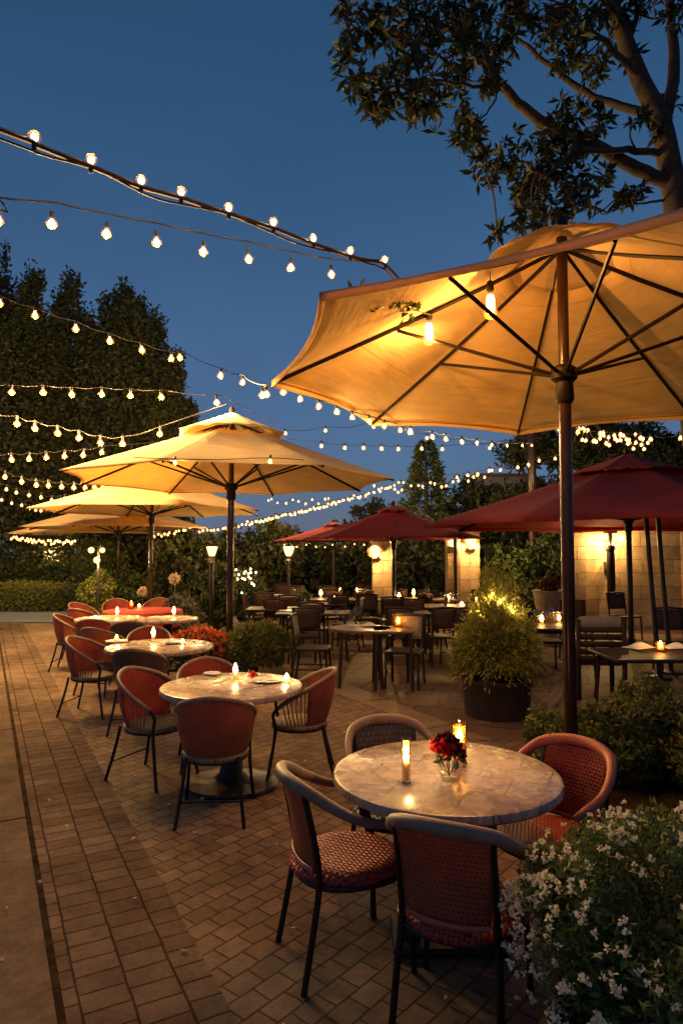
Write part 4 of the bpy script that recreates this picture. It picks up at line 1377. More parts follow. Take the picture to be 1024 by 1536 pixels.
# hedges at far left
def hedge(label, x0, x1, y, d_, h, mat='leaf_hedge', size=0.09, dens=900, wob=0.06):
    cx, L = (x0 + x1) / 2, abs(x1 - x0)
    t = thing('clipped_hedge', label, 'hedge', (cx, y, 0), 0, 'clipped hedges at the end of the walkway')
    n = int(dens * (L * h * 2 + L * d_))
    f = RNG.integers(0, 4, n)
    x = RNG.uniform(-L / 2, L / 2, n)
    yy = RNG.uniform(-d_ / 2, d_ / 2, n)
    z = RNG.uniform(0.02, h, n)
    yy = np.where(f < 2, -d_ / 2 + RNG.normal(0, wob, n), yy)
    z = np.where(f == 2, h + RNG.normal(0, wob * 0.8, n), z)
    bulge = np.sin(x * 2.1) * 0.06 + np.sin(x * 5.3 + 1) * 0.04
    p = np.stack([x, yy - bulge, z * (1 + bulge * 0.6)], 1)
    p = np.vstack([p, ell(300, (-L / 2, 0, h / 2), (0.15, d_ / 2, h / 2), 0.5, 0.02), ell(300, (L / 2, 0, h / 2), (0.15, d_ / 2, h / 2), 0.5, 0.02)])
    leafmesh('foliage', p, size, mat, t, None, 0.6)
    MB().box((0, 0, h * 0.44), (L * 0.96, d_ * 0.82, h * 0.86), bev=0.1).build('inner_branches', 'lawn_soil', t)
    return t
hedge('low sunny green hedge along the end of the walkway', -12.0, -7.55, 19.6, 1.0, 0.72, 'leaf_box', 0.08, 700)
hedge('taller dark hedge just behind the low green one', -14.0, -8.2, 22.0, 1.2, 1.25, 'leaf_hedge', 0.1, 420)
GLB = 'garden shrubs behind the row of cafe tables'
def sh(label, px, base_y, top, wpx, D=None, mat='leaf_hedge', size=0.1, n=40, per=110, **k):
    D = D or 1750 / (base_y - 825)
    q = at(px, 825, D)
    h = CAM_Z + (825 - top) / F * D
    return shrub('garden_shrub', label, q.x, D, wpx / F * D, wpx / F * D * 0.7, h, mat, size, n, per, 'shrub', GLB, **k)
sh('tall shrub lit green by the three-globe garden lamp', 150, 0, 806, 105, 17.6, 'leaf_hedge', 0.11, 70, 130)
sh('bright narrow shrub directly under the three-globe garden lamp', 146, 0, 850, 60, 15.8, 'leaf_box', 0.09, 30, 110)
sh('dark leafy shrub right of the garden lamp', 190, 0, 850, 70, 16.5, 'leaf_hedge', 0.1, 34, 110)
sh('tall dark shrub behind the second umbrella pole', 255, 0, 822, 90, 16.6, 'leaf_poplar', 0.12, 50, 120)
sh('tall vine covered shrub around the frosted lamp post', 325, 0, 838, 62, 13.6, 'leaf_hedge', 0.1, 36, 110)
sh('dark shrub right of the glowing umbrella pole', 370, 0, 850, 70, 14.6, 'leaf_hedge', 0.1, 36, 110)
sh('grey green bushy plant below the pale flower heads', 275, 0, 890, 75, 13.0, 'leaf_grey', 0.09, 30, 100)
sh('low grey green plant between the right-hand table and orange flowers', 285, 0, 930, 60, 11.0, 'leaf_grey', 0.07, 24, 90)
sh('round clipped bush beside the second table', 385, 1005, 930, 122, 9.6, 'leaf_box', 0.055, 80, 170)
sh('small potted green shrub among the far dining tables', 452, 0, 868, 28, 13.6, 'leaf_hedge', 0.08, 14, 80)
# orange red flower bed
q = at(300, 825, 9.5)
fb = thing('flower_clump', 'low clump of orange and red flowers left of the round bush', 'flowers', (q.x, 9.5, 0))
leafmesh('foliage', ell(2200, (0, 0, 0.32), (0.45, 0.35, 0.3), 0.4, 0.02), 0.07, 'leaf_hedge', fb)
o = leafmesh('blossoms', ell(1500, (0, 0, 0.36), (0.46, 0.36, 0.30), 0.9, 0.3), 0.05, 'petal_orange', fb, None, 0.9)
o['kind'] = 'stuff'
# pale round flower heads on stalks
for px, py, D, rr, lab in ((262, 868, 13.0, 0.11, 'pale round flower head on a tall stalk, upper of two'), (214, 888, 13.4, 0.09, 'smaller pale flower head on a stalk, lower of two')):
    q = at(px, py, D)
    t = thing('stalk_flower', lab, 'flower', (q.x, D, 0), 0, 'pale flowers on stalks')
    MB().tube([(0.05, 0, 0), (0.02, 0, q.z * 0.5), (0, 0, q.z)], 0.008, 6).build('stalk', 'leaf_hedge', t)
    d = RNG.normal(size=(260, 3))
    d /= np.linalg.norm(d, axis=1)[:, None]
    leafmesh('blossom', np.array((0, 0, q.z)) + d * rr * RNG.uniform(0.3, 0.8, 260)[:, None], 0.05, 'petal_cream', t, d, 0.6)

# tub planter with feathery plant
q = atz(756, 1084, 0)
pl = thing('round_planter', 'large round black planter tub on the patio', 'planter', (q.x, q.y + 0.32, 0))
MB().lathe([(0.0, 0.0), (0.33, 0.0), (0.335, 0.03), (0.36, 0.34), (0.375, 0.36), (0.375, 0.40), (0.35, 0.40), (0.34, 0.35), (0.0, 0.35)], 36).build('tub', 'planter', pl)
MB().lathe([(0.0, 0.362), (0.338, 0.356)], 24).build('soil_fill', 'soil', pl)
PL = Vector((q.x, q.y + 0.32, 0.35))
wp = thing('feathery_shrub', 'feathery yellow green shrub spilling over the black planter tub, lit at its tips', 'shrub', PL)
pts, dirs = [], []
for k in range(1000):
    a = random.uniform(0, 2 * math.pi)
    el = random.uniform(0.0, 1.0)
    ln = random.uniform(0.55, 0.9)
    ctrl = []
    up = 0.95 + 0.5 * el ** 2
    out = 0.37 * (1 - el ** 1.5) + 0.09
    for j in range(11):
        f = j / 10
        r = out * f
        z = up * f * ln * 1.02 - (1 - el) * 0.55 * f ** 2.2
        ctrl.append((r * math.cos(a), r * math.sin(a) * 0.9, z))
    for j in range(2, 11):
        for m in range(4):
            c = ctrl[j]
            pts.append((c[0] + random.gauss(0, 0.022), c[1] + random.gauss(0, 0.022), c[2] + random.gauss(0, 0.022)))
            d0 = Vector(ctrl[j]) - Vector(ctrl[j - 1])
            d0.normalize()
            dirs.append((d0.x + random.gauss(0, .35), d0.y + random.gauss(0, .35), d0.z + random.gauss(0, .35)))
leafmesh('foliage', pts, 0.055, 'leaf_willow', wp, dirs, 0.26)
sm = MB()
for k in range(7):
    a = k * 0.9
    sm.tube([(0.03 * math.cos(a), 0.03 * math.sin(a), 0), (0.07 * math.cos(a), 0.07 * math.sin(a), 0.4), (0.12 * math.cos(a), 0.12 * math.sin(a), 0.75)], 0.008, 5)
sm.build('stems', 'bark', wp)
fl = thing('fairy_lights', 'tiny warm lights tucked in the top of the feathery shrub', 'string lights', PL)
for k in range(9):
    a = k * 2.4
    bm = bpy.data.objects.new('bulb', None)
fcab = []
for k in range(9):
    a = k * 2.4
    c = Vector((0.17 * math.cos(a), 0.16 * math.sin(a), 0.70 + 0.06 * (k % 4)))
    fcab.append(c)
    MB().lathe([(0, -0.014), (0.012, -0.005), (0.011, 0.007), (0, 0.016)], 8, c).build('bulb', 'bulb', fl)
    lamp(fl, c + Vector((0, 0, 0.03)), 4.5, 0.01)
MB().tube(catmull(fcab, 4), 0.003, 5).build('cable', 'cable', fl)

# box shrubs in the bed
GSB = 'leafy shrubs in the stone edged bed'
for (x, y, w_, h, lab, n) in (
        (1.68, 5.1, 0.55, 0.52, 'small bright shrub left of the big umbrella pole', 26),
        (2.0, 5.02, 0.6, 0.58, 'shrub just right of the big umbrella pole', 30),
        (2.42, 5.1, 0.9, 0.72, 'largest leafy shrub in the stone edged bed', 48),
        (2.95, 4.9, 0.9, 0.76, 'leafy shrub at the right edge of the picture, behind the stone edging', 48),
        (2.62, 4.55, 0.8, 0.55, 'low shrub nearest the stone edging', 40),
        (3.3, 4.4, 0.8, 0.6, 'shrub half out of the picture at right in the bed', 36)):
    shrub('box_shrub', lab, x, y, w_ * 1.12, w_, h * 1.14, 'leaf_box', 0.045, n, 190, 'shrub', GSB, cr=0.1)

# edging stones
GES = 'rough stones edging the planting bed'
labs = ['first edging stone behind the salmon chair', 'second edging stone, pale and flat', 'third edging stone along the bed', 'fourth edging stone, darker and tilted', 'fifth edging stone near the white flowers', 'sixth edging stone, half behind the white flowers', 'seventh edging stone at the right of the white flowers', 'last edging stone running out of the picture']
prev = None
edge = catmull([Vector((x, y, 0)) for x, y in ((1.30, 4.42), (1.66, 4.26), (1.96, 4.08), (2.09, 3.78), (2.2, 3.3), (2.28, 2.7))], 2)
for i in range(8):
    a, b = edge[i], edge[i + 1]
    c = (a + b) / 2
    L = (b - a).length
    def stone(u, v, L=L, i=i):
        th, ph = u * 2 * math.pi, (v - 0.5) * math.pi
        ex = 0.55
        sg = lambda q: math.copysign(abs(q) ** ex, q)
        x = sg(math.cos(ph)) * sg(math.cos(th)) * L * 0.49
        y = sg(math.cos(ph)) * sg(math.sin(th)) * 0.1
        z = sg(math.sin(ph)) * 0.05 + 0.035
        nz = math.sin(x * 21 + i * 3) * 0.008 + math.sin(y * 37 + z * 29 + i) * 0.008
        return (x * (1 + nz), y * (1 + nz * 3), z + nz), (x, z)
    o = MB().grid(stone, 18, 10).build('edging_stone', 'curb_stone')
    o.location = c
    o.rotation_euler = (random.uniform(-.08, .08), random.uniform(-.06, .06), math.atan2(b.y - a.y, b.x - a.x))
    tag(o, labs[i], 'stone', GES)

# foreground flower box
FB = Vector((1.22, 2.15, 0))
fb = thing('flower_box', 'dark wooden planter box in the bottom right corner', 'planter', (1.13, 1.92, 0), R(-32))
for yy in (-0.36, 0.36):
    for k in range(3):
        MB().box((0, yy, 0.07 + k * 0.135), (1.0, 0.03, 0.128), bev=0.006).build('side_board', 'dark_wood', fb)
for xx in (-0.5, 0.5):
    MB().box((xx, 0, 0.205), (0.03, 0.75, 0.41), bev=0.006).build('end_board', 'dark_wood', fb)
for xx in (-0.5, 0.5):
    for yy in (-0.36, 0.36):
        MB().box((xx * 1.03, yy * 1.04, 0.215), (0.06, 0.06, 0.43), bev=0.006).build('corner_post', 'dark_wood', fb)
MB().box((0, 0, 0.34), (0.96, 0.68, 0.02)).build('soil_fill', 'soil', fb)
fs = thing('flowering_shrub', 'white flowering bush in the dark wooden planter box, close to us', 'shrub', (1.14, 2.12, 0.42))
cs = []
for k in range(95):
    c = ell(1, (0, 0, 0.12), (0.58, 0.46, 0.3), 0.7)[0]
    if c[2] < -0.14:
        continue
    cs.append(c)
pts = np.vstack([ell(240, c, (0.12, 0.12, 0.1), 0.3) for c in cs] + [ell(6000, (0, 0, 0.08), (0.5, 0.4, 0.27), 0.2)])
leafmesh('foliage', pts, 0.03, 'leaf_flower', fs, None, 0.42)
fp, fd = [], []
stem = []
for k in range(620):
    d = RNG.normal(size=3)
    d /= np.linalg.norm(d)
    c = d * np.array((0.64, 0.53, 0.36)) * random.uniform(0.92, 1.0) + np.array((0, 0, 0.13))
    if c[2] < -0.16:
        continue
    for m in range(random.choice((1, 2, 3, 4))):
        cc = c + RNG.normal(size=3) * 0.012
        for j in range(9):
            q = RNG.normal(size=3) + d * 0.7
            q /= np.linalg.norm(q)
            fp.append(cc + q * 0.002)
            fd.append(q)
    stem.append((c, d))
o = leafmesh('blossoms', fp, 0.011, 'petal_white', fs, fd, 0.8)
o['kind'] = 'stuff'
sm = MB()
for k in range(60):
    c, d = stem[k]
    sm.tube([(c[0] * 0.25, c[1] * 0.25, -0.02), (c[0] * 0.7, c[1] * 0.7, c[2] * 0.7), tuple(c)], 0.0025, 4)
o = sm.build('stems', 'leaf_flower', fs)
o['kind'] = 'stuff'

# ------------------------------------------------------------------ overhanging tree, upper right
tr = thing('overhanging_tree', 'big leafy tree leaning over the terrace from the right', 'tree', (4.35, 7.5, 0))
TB = Vector((4.35, 7.5, 0))
def loc(px, py, D):
    return at(px, py, D) - TB
LIMB = []
def limb(pts, r0, r1, name='limb'):
    c = catmull([loc(*q) for q in pts], 6)
    LIMB.extend(c)
    n = len(c)
    c = [q + Vector((random.gauss(0, 1), random.gauss(0, 1), random.gauss(0, 1))) * 0.006 for q in c]
    MB().tube(c, [r0 + (r1 - r0) * i / (n - 1) for i in range(n)], 10).build(name, 'bark', tr)
tk = [Vector((0, 0, 0)), Vector((-0.18, 0, 1.6)), Vector((-0.36, 0, 3.4))] + [loc(*q) for q in ((1014, 320, 7.5), (1002, 240, 7.5), (989, 180, 7.45), (960, 120, 7.4), (935, 55, 7.35), (912, -10, 7.3), (890, -90, 7.2))]
tc = catmull(tk, 6)
MB().tube(tc, [0.165 - 0.105 * (i / (len(tc) - 1)) ** 1.2 for i in range(len(tc))], 12).build('trunk', 'bark', tr)
limb([(1000, 275, 7.5), (945, 248, 7.4), (880, 213, 7.2), (805, 178, 7.0), (752, 128, 6.85), (722, 82, 6.8), (680, 48, 6.7), (620, 20, 6.6)], 0.085, 0.02)
limb([(984, 172, 7.45), (900, 150, 7.7), (840, 112, 7.8), (790, 68, 7.9), (740, 30, 8.0)], 0.055, 0.015)
limb([(996, 230, 7.5), (930, 226, 7.2), (870, 228, 7.0), (830, 250, 6.9)], 0.045, 0.015)
limb([(962, 120, 7.4), (915, 72, 7.1), (880, 40, 7.0), (850, 10, 6.9)], 0.045, 0.012)
limb([(990, 210, 7.5), (1010, 110, 7.5), (1006, 40, 7.6), (1000, -40, 7.6)], 0.08, 0.04)
limb([(940, 62, 7.35), (955, 20, 7.3), (945, -20, 7.3)], 0.04, 0.015)
limb([(960, 100, 7.4), (920, 40, 7.5), (918, -20, 7.5)], 0.05, 0.03)
limb([(752, 128, 6.85), (700, 130, 6.7), (650, 120, 6.6), (590, 130, 6.5), (550, 140, 6.45)], 0.022, 0.008)
limb([(722, 82, 6.8), (690, 110, 6.75), (640, 70, 6.6), (560, 50, 6.5), (520, 70, 6.45)], 0.022, 0.008)
limb([(870, 222, 7.0), (820, 260, 6.9), (780, 250, 6.85), (730, 265, 6.8)], 0.02, 0.007)
limb([(850, 222, 7.05), (850, 280, 7.0), (862, 310, 7.0)], 0.02, 0.008)
limb([(752, 130, 6.85), (728, 170, 6.8), (700, 195, 6.75)], 0.012, 0.006)
limb([(1000, 300, 7.5), (960, 305, 7.5), (905, 320, 7.6)], 0.018, 0.006)
limb([(985, 260, 7.5), (940, 290, 7.4), (880, 330, 7.3)], 0.012, 0.006)
seeds = [(520, 70, 20), (530, 110, 22), (548, 140, 22), (560, 165, 16), (580, 120, 26), (610, 100, 30), (640, 130, 28), (560, 60, 22), (600, 50, 28), (640, 60, 30), (680, 40, 32), (650, 15, 30), (600, 8, 26), (550, 5, 22),
         (520, 5, 18), (700, 80, 30), (720, 40, 30), (760, 30, 26), (690, 120, 26), (650, 160, 18), (620, 160, 20), (585, 160, 16), (740, 70, 22), (745, 110, 16), (700, 180, 16), (690, 205, 14), (715, 200, 14), (735, 130, 14),
         (800, 20, 26), (830, 40, 26), (860, 60, 26), (840, 80, 20), (880, 30, 26), (910, 20, 22), (870, 90, 22), (890, 110, 20), (930, 40, 18), (850, 10, 24), (960, 5, 20), (940, 90, 14),
         (720, 240, 18), (740, 260, 20), (770, 230, 24), (790, 260, 28), (810, 220, 26), (830, 250, 28), (850, 200, 24), (860, 230, 26), (780, 290, 20), (800, 305, 20), (820, 280, 24), (850, 290, 20), (875, 300, 18), (870, 270, 16), (780, 325, 14), (900, 180, 14), (870, 160, 14),
         (840, 170, 14), (945, 292, 14), (930, 300, 10), (745, 345, 8), (905, 265, 10), (800, 335, 12), (840, 320, 16), (985, 190, 12), (890, 210, 14), (1010, 20, 20), (1000, 150, 12), (960, 175, 10), (720, 10, 26), (690, 15, 26), (770, 5, 24)]
TW = []
lp, ld = [], []
for px, py, rp in seeds:
    D = 6.4 + (px - 500) / 500 * 1.0 + random.uniform(-0.25, 0.25)
    c0 = loc(px, py, D)
    s = rp / F * D
    nb = min(LIMB, key=lambda q: (q - c0).length)
    if (nb - c0).length < 1.3:
        md_ = nb.lerp(c0, 0.5) + Vector((random.gauss(0, 0.05), random.gauss(0, 0.05), random.gauss(0.03, 0.05)))
        TW.append([nb, md_, c0, c0 + (c0 - md_) * 0.6])
    nros = int(3 + rp * 0.52)
    for k in range(nros):
        c = c0 + Vector((random.gauss(0, 0.5), random.gauss(0, 0.7), random.gauss(0, 0.5))) * s
        ax = Vector((random.gauss(0, 0.7), random.gauss(0, 0.7), -0.35 + random.gauss(0, 0.5))).normalized()
        x = ax.orthogonal().normalized()
        y = ax.cross(x)
        for j in range(7):
            a = j * 0.9 + random.uniform(0, 0.3)
            d = (x * math.cos(a) + y * math.sin(a)) * 0.85 + ax * 0.5
            lp.append(c)
            ld.append(d)
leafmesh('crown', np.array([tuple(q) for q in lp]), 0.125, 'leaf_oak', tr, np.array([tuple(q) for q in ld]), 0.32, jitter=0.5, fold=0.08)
mb = MB()
for q in TW:
    mb.tube(catmull(q, 4), [0.014 - 0.0009 * i for i in range(13)], 5)
mb.build('twigs', 'bark', tr)['kind'] = 'stuff'

# ------------------------------------------------------------------ dining patio
GP = 'dark wooden dining tables on the patio'
def patio_table(label, x, y, w_, d_, rz=0.0, h=0.74, round_=False, top='dark_wood'):
    t = thing('dining_table', label, 'table', (x, y, 0), rz, GP)
    if round_:
        MB().lathe([(0.0, h - 0.035), (w_ / 2, h - 0.035), (w_ / 2 + 0.006, h - 0.018), (w_ / 2, h), (0, h)], 32).build('tabletop', top, t)
        k = 0.3
    else:
        MB().box((0, 0, h - 0.0175), (w_, d_, 0.035), bev=0.008).build('tabletop', top, t)
        k = 0.42
    for sx in (-1, 1):
        for sy in (-1, 1):
            MB().tube([(sx * w_ * (k + 0.04), sy * d_ * (k + 0.04), 0), (sx * w_ * k, sy * d_ * k, h - 0.04)], 0.022, 6).build('leg', 'dark_wood', t)
    return t
def P(px, py, z=0.74):
    q = atz(px, py, z)
    return q.x, q.y
def ptab(label, px, py, w_, d_, **k):
    x, y = P(px, py)
    patio_table(label, x, y, w_, d_, **k)
    return x, y
plain('table_brown', (0.12, 0.07, 0.045), 0.45, 0.3, 6, spec=0.3)
tA = ptab('round brown dining table with a bottle and crumpled napkins, nearest in the patio middle', 540, 941, 0.8, 0.8, round_=True, top='table_brown')
tA2 = ptab('square brown dining table pushed against the round one with the bottle', 588, 943, 0.5, 0.6, top='table_brown')
tB = ptab('long dark table at the left of the patio, lit plate on it', 470, 918, 1.2, 0.7)
tC = ptab('dark table at the far left of the patio beside the round bush', 412, 912, 0.95, 0.7)
tD = ptab('far dark table with three bright candles below the middle red umbrella', 510, 898, 1.7, 0.8)
tE = ptab('far brown table right of the stone pier with one candle', 628, 898, 1.5, 0.8, top='table_brown')
tF = ptab('brown table with a cluster of glasses in front of the lit piers', 678, 908, 1.1, 0.8, top='table_brown')
tG = ptab('dark table with sparkling glasses behind the big umbrella pole', 826, 938, 1.0, 0.8)
tH = ptab('dark table with an amber votive at the right edge', 1000, 980, 1.3, 0.75)
tI = ptab('far left dark table with dishes by the small potted shrub', 425, 893, 1.3, 0.7)
GPC = 'dark chairs around the dining tables'
pc = make_patio_chair('dining_chair', 'dark dining chair drawn up to the left side of the round brown table')
pc['group'] = GPC
pc.location = (tA[0] - 0.62, tA[1] + 0.15, 0)
pc.rotation_euler.z = heading(1, -0.1)
pg = make_patio_chair('dining_chair', 'dark chair with a grey upholstered back right of the napkins', 'grey_cloth')
pg['group'] = GPC
gx, gy = P(605, 925, 0.9)
pg.location = (gx + 0.02, gy + 0.1, 0)
pg.rotation_euler.z = heading(-0.25, -0.9)
for (px, yb, dx, dy, lab) in (
        (632, 975, 0.6, 0.8, 'dark dining chair standing alone right of the square table'),
        (668, 1000, 0.05, 1.0, 'dark chair with tall back facing the table of glasses'),
        (720, 985, 0.2, 1.0, 'dark chair half behind the feathery shrub'),
        (470, 985, 0.1, 1.0, 'dark chair in front of the long left table'),
        (440, 962, 0.3, 1.0, 'dark chair left in front of the long table, near the round bush'),
        (500, 962, -0.4, 1.0, 'dark chair between the long table and the round table'),
        (400, 955, 0.2, 1.0, 'dark chair at the far left table of the patio'),
        (450, 938, 0.4, -0.9, 'dark chair behind the long left table'),
        (395, 936, 0.6, -0.8, 'dark chair at the outer left corner of the patio'),
        (500, 945, 0.05, 1.0, 'dark chair facing the table with three candles'),
        (545, 948, 0.0, 1.0, 'dark chair in front of the stone pier'),
        (475, 915, 0.0, -1.0, 'far dark chair behind the candle table, left one'),
        (545, 916, 0.0, -1.0, 'far dark chair behind the candle table, right one'),
        (600, 945, 0.3, 1.0, 'dark chair at the left end of the table with one candle'),
        (640, 948, 0.0, 1.0, 'dark chair in front of the table with one candle'),
        (710, 945, -0.4, 0.9, 'dark chair right of the glasses, before the lit pier'),
        (552, 965, 0.05, -1.0, 'dark chair tucked behind the round table'),
        (820, 1010, 0.05, 1.0, 'dark chair just left of the big umbrella pole'),
        (862, 985, -0.3, -0.9, 'dark chair behind the big umbrella pole'),
        (425, 930, 0.0, 1.0, 'dark chair in front of the dishes table by the small potted shrub'),
        (385, 962, 0.9, 0.3, 'dark chair at the left edge of the patio, behind the round bush'),
        (520, 975, -0.9, 0.2, 'dark chair between long table and round table, turned sideways'),
        (575, 930, 0.1, -1.0, 'far dark chair right behind the stone pier'),
        (650, 925, 0.0, -1.0, 'far dark chair behind the table with one candle'),
        (690, 925, 0.1, -1.0, 'far dark chair behind the cluster of glasses'),
        (612, 960, -0.9, 0.3, 'dark chair turned sideways left of the glasses table'),
        (780, 960, 0.5, 0.8, 'dark chair behind the feathery shrub, near the urn'),
        (850, 950, 0.1, -1.0, 'dark chair under the wall lamp'),
        (940, 960, 0.3, -1.0, 'dark chair between the slatted armchair and the support poles'),
        (1015, 1010, -0.2, -1.0, 'dark chair behind the table with the amber votive')):
    D = 1750 / (yb - 825)
    copy_thing(pc, lab, ((px - 512) / F * D + 0.0, D + 0.2, 0), heading(dx, dy), 1.0, GPC)
# big slatted armchair
q = atz(908, 1052, 0)
bs = thing('slatted_armchair', 'large dark slatted armchair with cushioned top, back to us beside the big pole', 'chair', (q.x, q.y + 0.3, 0), heading(0.1, 1))
for s in (-1, 1):
    MB().box((s * 0.26, -0.26, 0.47), (0.05, 0.05, 0.94), bev=0.008).build('leg', 'dark_wood', bs)
    MB().box((s * 0.26, 0.24, 0.31), (0.05, 0.05, 0.62), bev=0.008).build('leg', 'dark_wood', bs)
    MB().box((s * 0.26, -0.02, 0.635), (0.06, 0.5, 0.03), bev=0.008).build('armrest', 'dark_wood', bs)
sl = MB()
for k in range(5):
    sl.box((0, -0.265, 0.48 + k * 0.085), (0.47, 0.022, 0.07), bev=0.006)
sl.build('back_slats', 'dark_wood', bs)
MB().box((0, 0, 0.42), (0.47, 0.5, 0.04), bev=0.01).build('seat', 'dark_wood', bs)
MB().box((0, -0.235, 0.90), (0.5, 0.09, 0.14), bev=0.03).build('cushion', 'grey_cloth', bs)

# things on the dining tables
ptab('small dark table between the stone pier and the grey upholstered chair', 612, 918, 0.7, 0.7)
ptab('dark table squeezed behind the long left table', 480, 905, 0.9, 0.6)
ptab('dark table behind the feathery shrub, left of the urn', 752, 915, 0.9, 0.7)
for (px, yb, dx, dy, lab) in (
        (588, 968, 0.0, 1.0, 'dark chair in front of the small table left of the glasses table'),
        (648, 972, -0.9, 0.1, 'dark chair at the right side of the small table by the grey chair'),
        (418, 975, 0.2, 1.0, 'dark chair nearest the round bush at the left of the patio'),
        (455, 1000, -0.2, 1.0, 'dark chair pulled out into the patio, left of the round table'),
        (605, 1000, 0.3, 1.0, 'dark chair at the near right corner of the square brown table'),
        (490, 935, 0.0, 1.0, 'dark chair before the squeezed table behind the long left table'),
        (525, 930, -0.8, 0.4, 'dark chair turned sideways near the three candles'),
        (660, 960, 0.9, 0.3, 'dark chair turned to the glasses table from its left end'),
        (735, 960, 0.0, 1.0, 'dark chair left behind the feathery shrub, facing the piers'),
        (690, 1000, -0.3, 1.0, 'dark chair close to the left edge of the feathery shrub'),
        (560, 945, 0.8, 0.5, 'dark chair turned toward the pier from the round table')):
    D = 1750 / (yb - 825)
    copy_thing(pc, lab, ((px - 512) / F * D, D + 0.2, 0), heading(dx, dy), 1.0, GPC)
def dc(label, px, py, **k):
    q = atz(px, py, 0.74)
    return bare_candle(label, q.x, q.y, 0.74, **k)
big = dict(h=0.06, r=0.022, fl=0.12, fr=0.034)
dc('bright candle on the far candle table, leftmost of three', 481, 897, **big)
dc('bright candle on the far candle table, middle of three', 510, 894, **big)
dc('bright candle on the far candle table, rightmost of three', 535, 894, **big)
dc('low candle at the near edge of the candle table', 501, 902, h=0.03, r=0.02, fl=0.08, fr=0.025)
dc('single candle on the brown table right of the pier', 620, 896, **big)
dc('candle glowing at the left end of the brown table right of the pier', 598, 900, h=0.05, r=0.022, fl=0.1, fr=0.03)
dc('wide low candle at the edge of the glasses table', 692, 911, h=0.03, r=0.03, fl=0.07, fr=0.03)
dc('candle hidden among the glasses before the lit piers', 672, 903, h=0.06, r=0.02, fl=0.09, fr=0.026)
dc('candle between the glasses at the right of the lit piers', 715, 905, h=0.06, r=0.02, fl=0.09, fr=0.026)
dc('candle on the dark table behind the big pole', 812, 936, h=0.04, r=0.02, fl=0.09, fr=0.026)
dc('second candle on the dark table behind the big pole, farther right', 838, 934, h=0.04, r=0.02, fl=0.08, fr=0.024)
q = atz(990, 977, 0.74)
candle_tube('amber glass votive on the table at the right edge', q.x, q.y, 0.74, 0.045, 0.1, 0.04, 2.0, 'glass_amber')
q = atz(613, 935, 0.9)
lan = candle_tube('glowing glass lantern standing by the grey upholstered chair', *P(597, 940), 0.74, 0.05, 0.14, 0.05, 2.2, 'glass_amber', 'lantern')
bt = MB().lathe([(0, 0), (0.036, 0.0), (0.038, 0.01), (0.038, 0.16), (0.03, 0.2), (0.014, 0.23), (0.013, 0.29), (0.016, 0.3), (0, 0.3)], 18).build('bottle', 'glass')
bt.location = (*P(518, 939), 0.74)
tag(bt, 'tall clear bottle on the round brown table', 'bottle')
napkin('crumpled white napkin on the round table right of the bottle', Vector((*P(552, 939), 0.74)), 0.12, 0.3)
napkin('pale napkin folded on the long left table', Vector((*P(476, 916), 0.74)), 0.12, 0.1)
napkin('pale bundled cloth on the table at right behind the third pole', Vector((*P(958, 972), 0.74)), 0.15, 0.5)
napkin('white napkin on the table at the right edge, beyond the votive', Vector((*P(1012, 972), 0.74)), 0.14, 0.2)
gl = [(505, 936, 'glass standing at the left rim of the round brown table'), (534, 933, 'stemmed glass behind the bottle on the round brown table'), (528, 941, 'stemmed glass right of the bottle'),
      (664, 905, 'wine glass at the left of the cluster before the piers'), (670, 908, 'second wine glass in the cluster before the piers'), (677, 904, 'middle wine glass of the cluster before the piers'), (684, 907, 'wine glass right of the middle of the cluster'), (688, 903, 'rightmost wine glass of the cluster on the left table'),
      (708, 908, 'wine glass near the feathery shrub top, left one'), (717, 909, 'wine glass near the feathery shrub top, right one'),
      (805, 938, 'wine glass at the left of the sparkling group by the big pole'), (818, 940, 'wine glass in front of the sparkling group by the big pole'), (826, 935, 'wine glass at the back of the sparkling group by the big pole'), (834, 940, 'wine glass touching the big pole in view, right of the sparkling group'),
      (440, 895, 'glass on the far left dishes table'), (455, 912, 'glass on the long left table, left end'), (492, 912, 'glass on the long left table, right end'), (545, 899, 'glass at the right end of the candle table'), (640, 897, 'glass on the brown table right of the pier')]
for px, py, lab in gl:
    wine_glass(lab, (*P(px, py), 0.74), s=1.15)
plate('plate with red food on the far left dishes table', Vector((*P(418, 893), 0.74)), 0.13)
plate('plate in front of the glasses by the lit piers', Vector((*P(655, 912), 0.74)), 0.13)
plate('pale plate on the long left table', Vector((*P(430, 917), 0.74)), 0.13)

# ------------------------------------------------------------------ stone piers, wall, lamps
def pier(label, px0, px1, D, h, depth=0.5):
    a, b = at(px0, 825, D), at(px1, 825, D)
    w_ = abs(b.x - a.x)
    t = thing('stone_pier', label, 'pier', ((a.x + b.x) / 2, D + depth / 2, 0), 0, 'stone piers of the patio')
    MB().box((0, 0, h / 2), (w_, depth, h)).build('shaft', 'stone_block', t, smooth=False)
    MB().box((0, 0, h + 0.03), (w_ + 0.08, depth + 0.08, 0.06), bev=0.012).build('capstone', 'curb_stone', t)
    return t
pier('stone pier carrying the middle red umbrella, lamp on its left face', 559, 590, 14.4, 1.9, 0.5)
pier('narrow lit stone pier, left one of the bright pair', 671, 686, 15.6, 2.15, 0.4)
pier('wide lit stone pier, right one of the bright pair', 690, 719, 15.2, 2.15, 0.5)
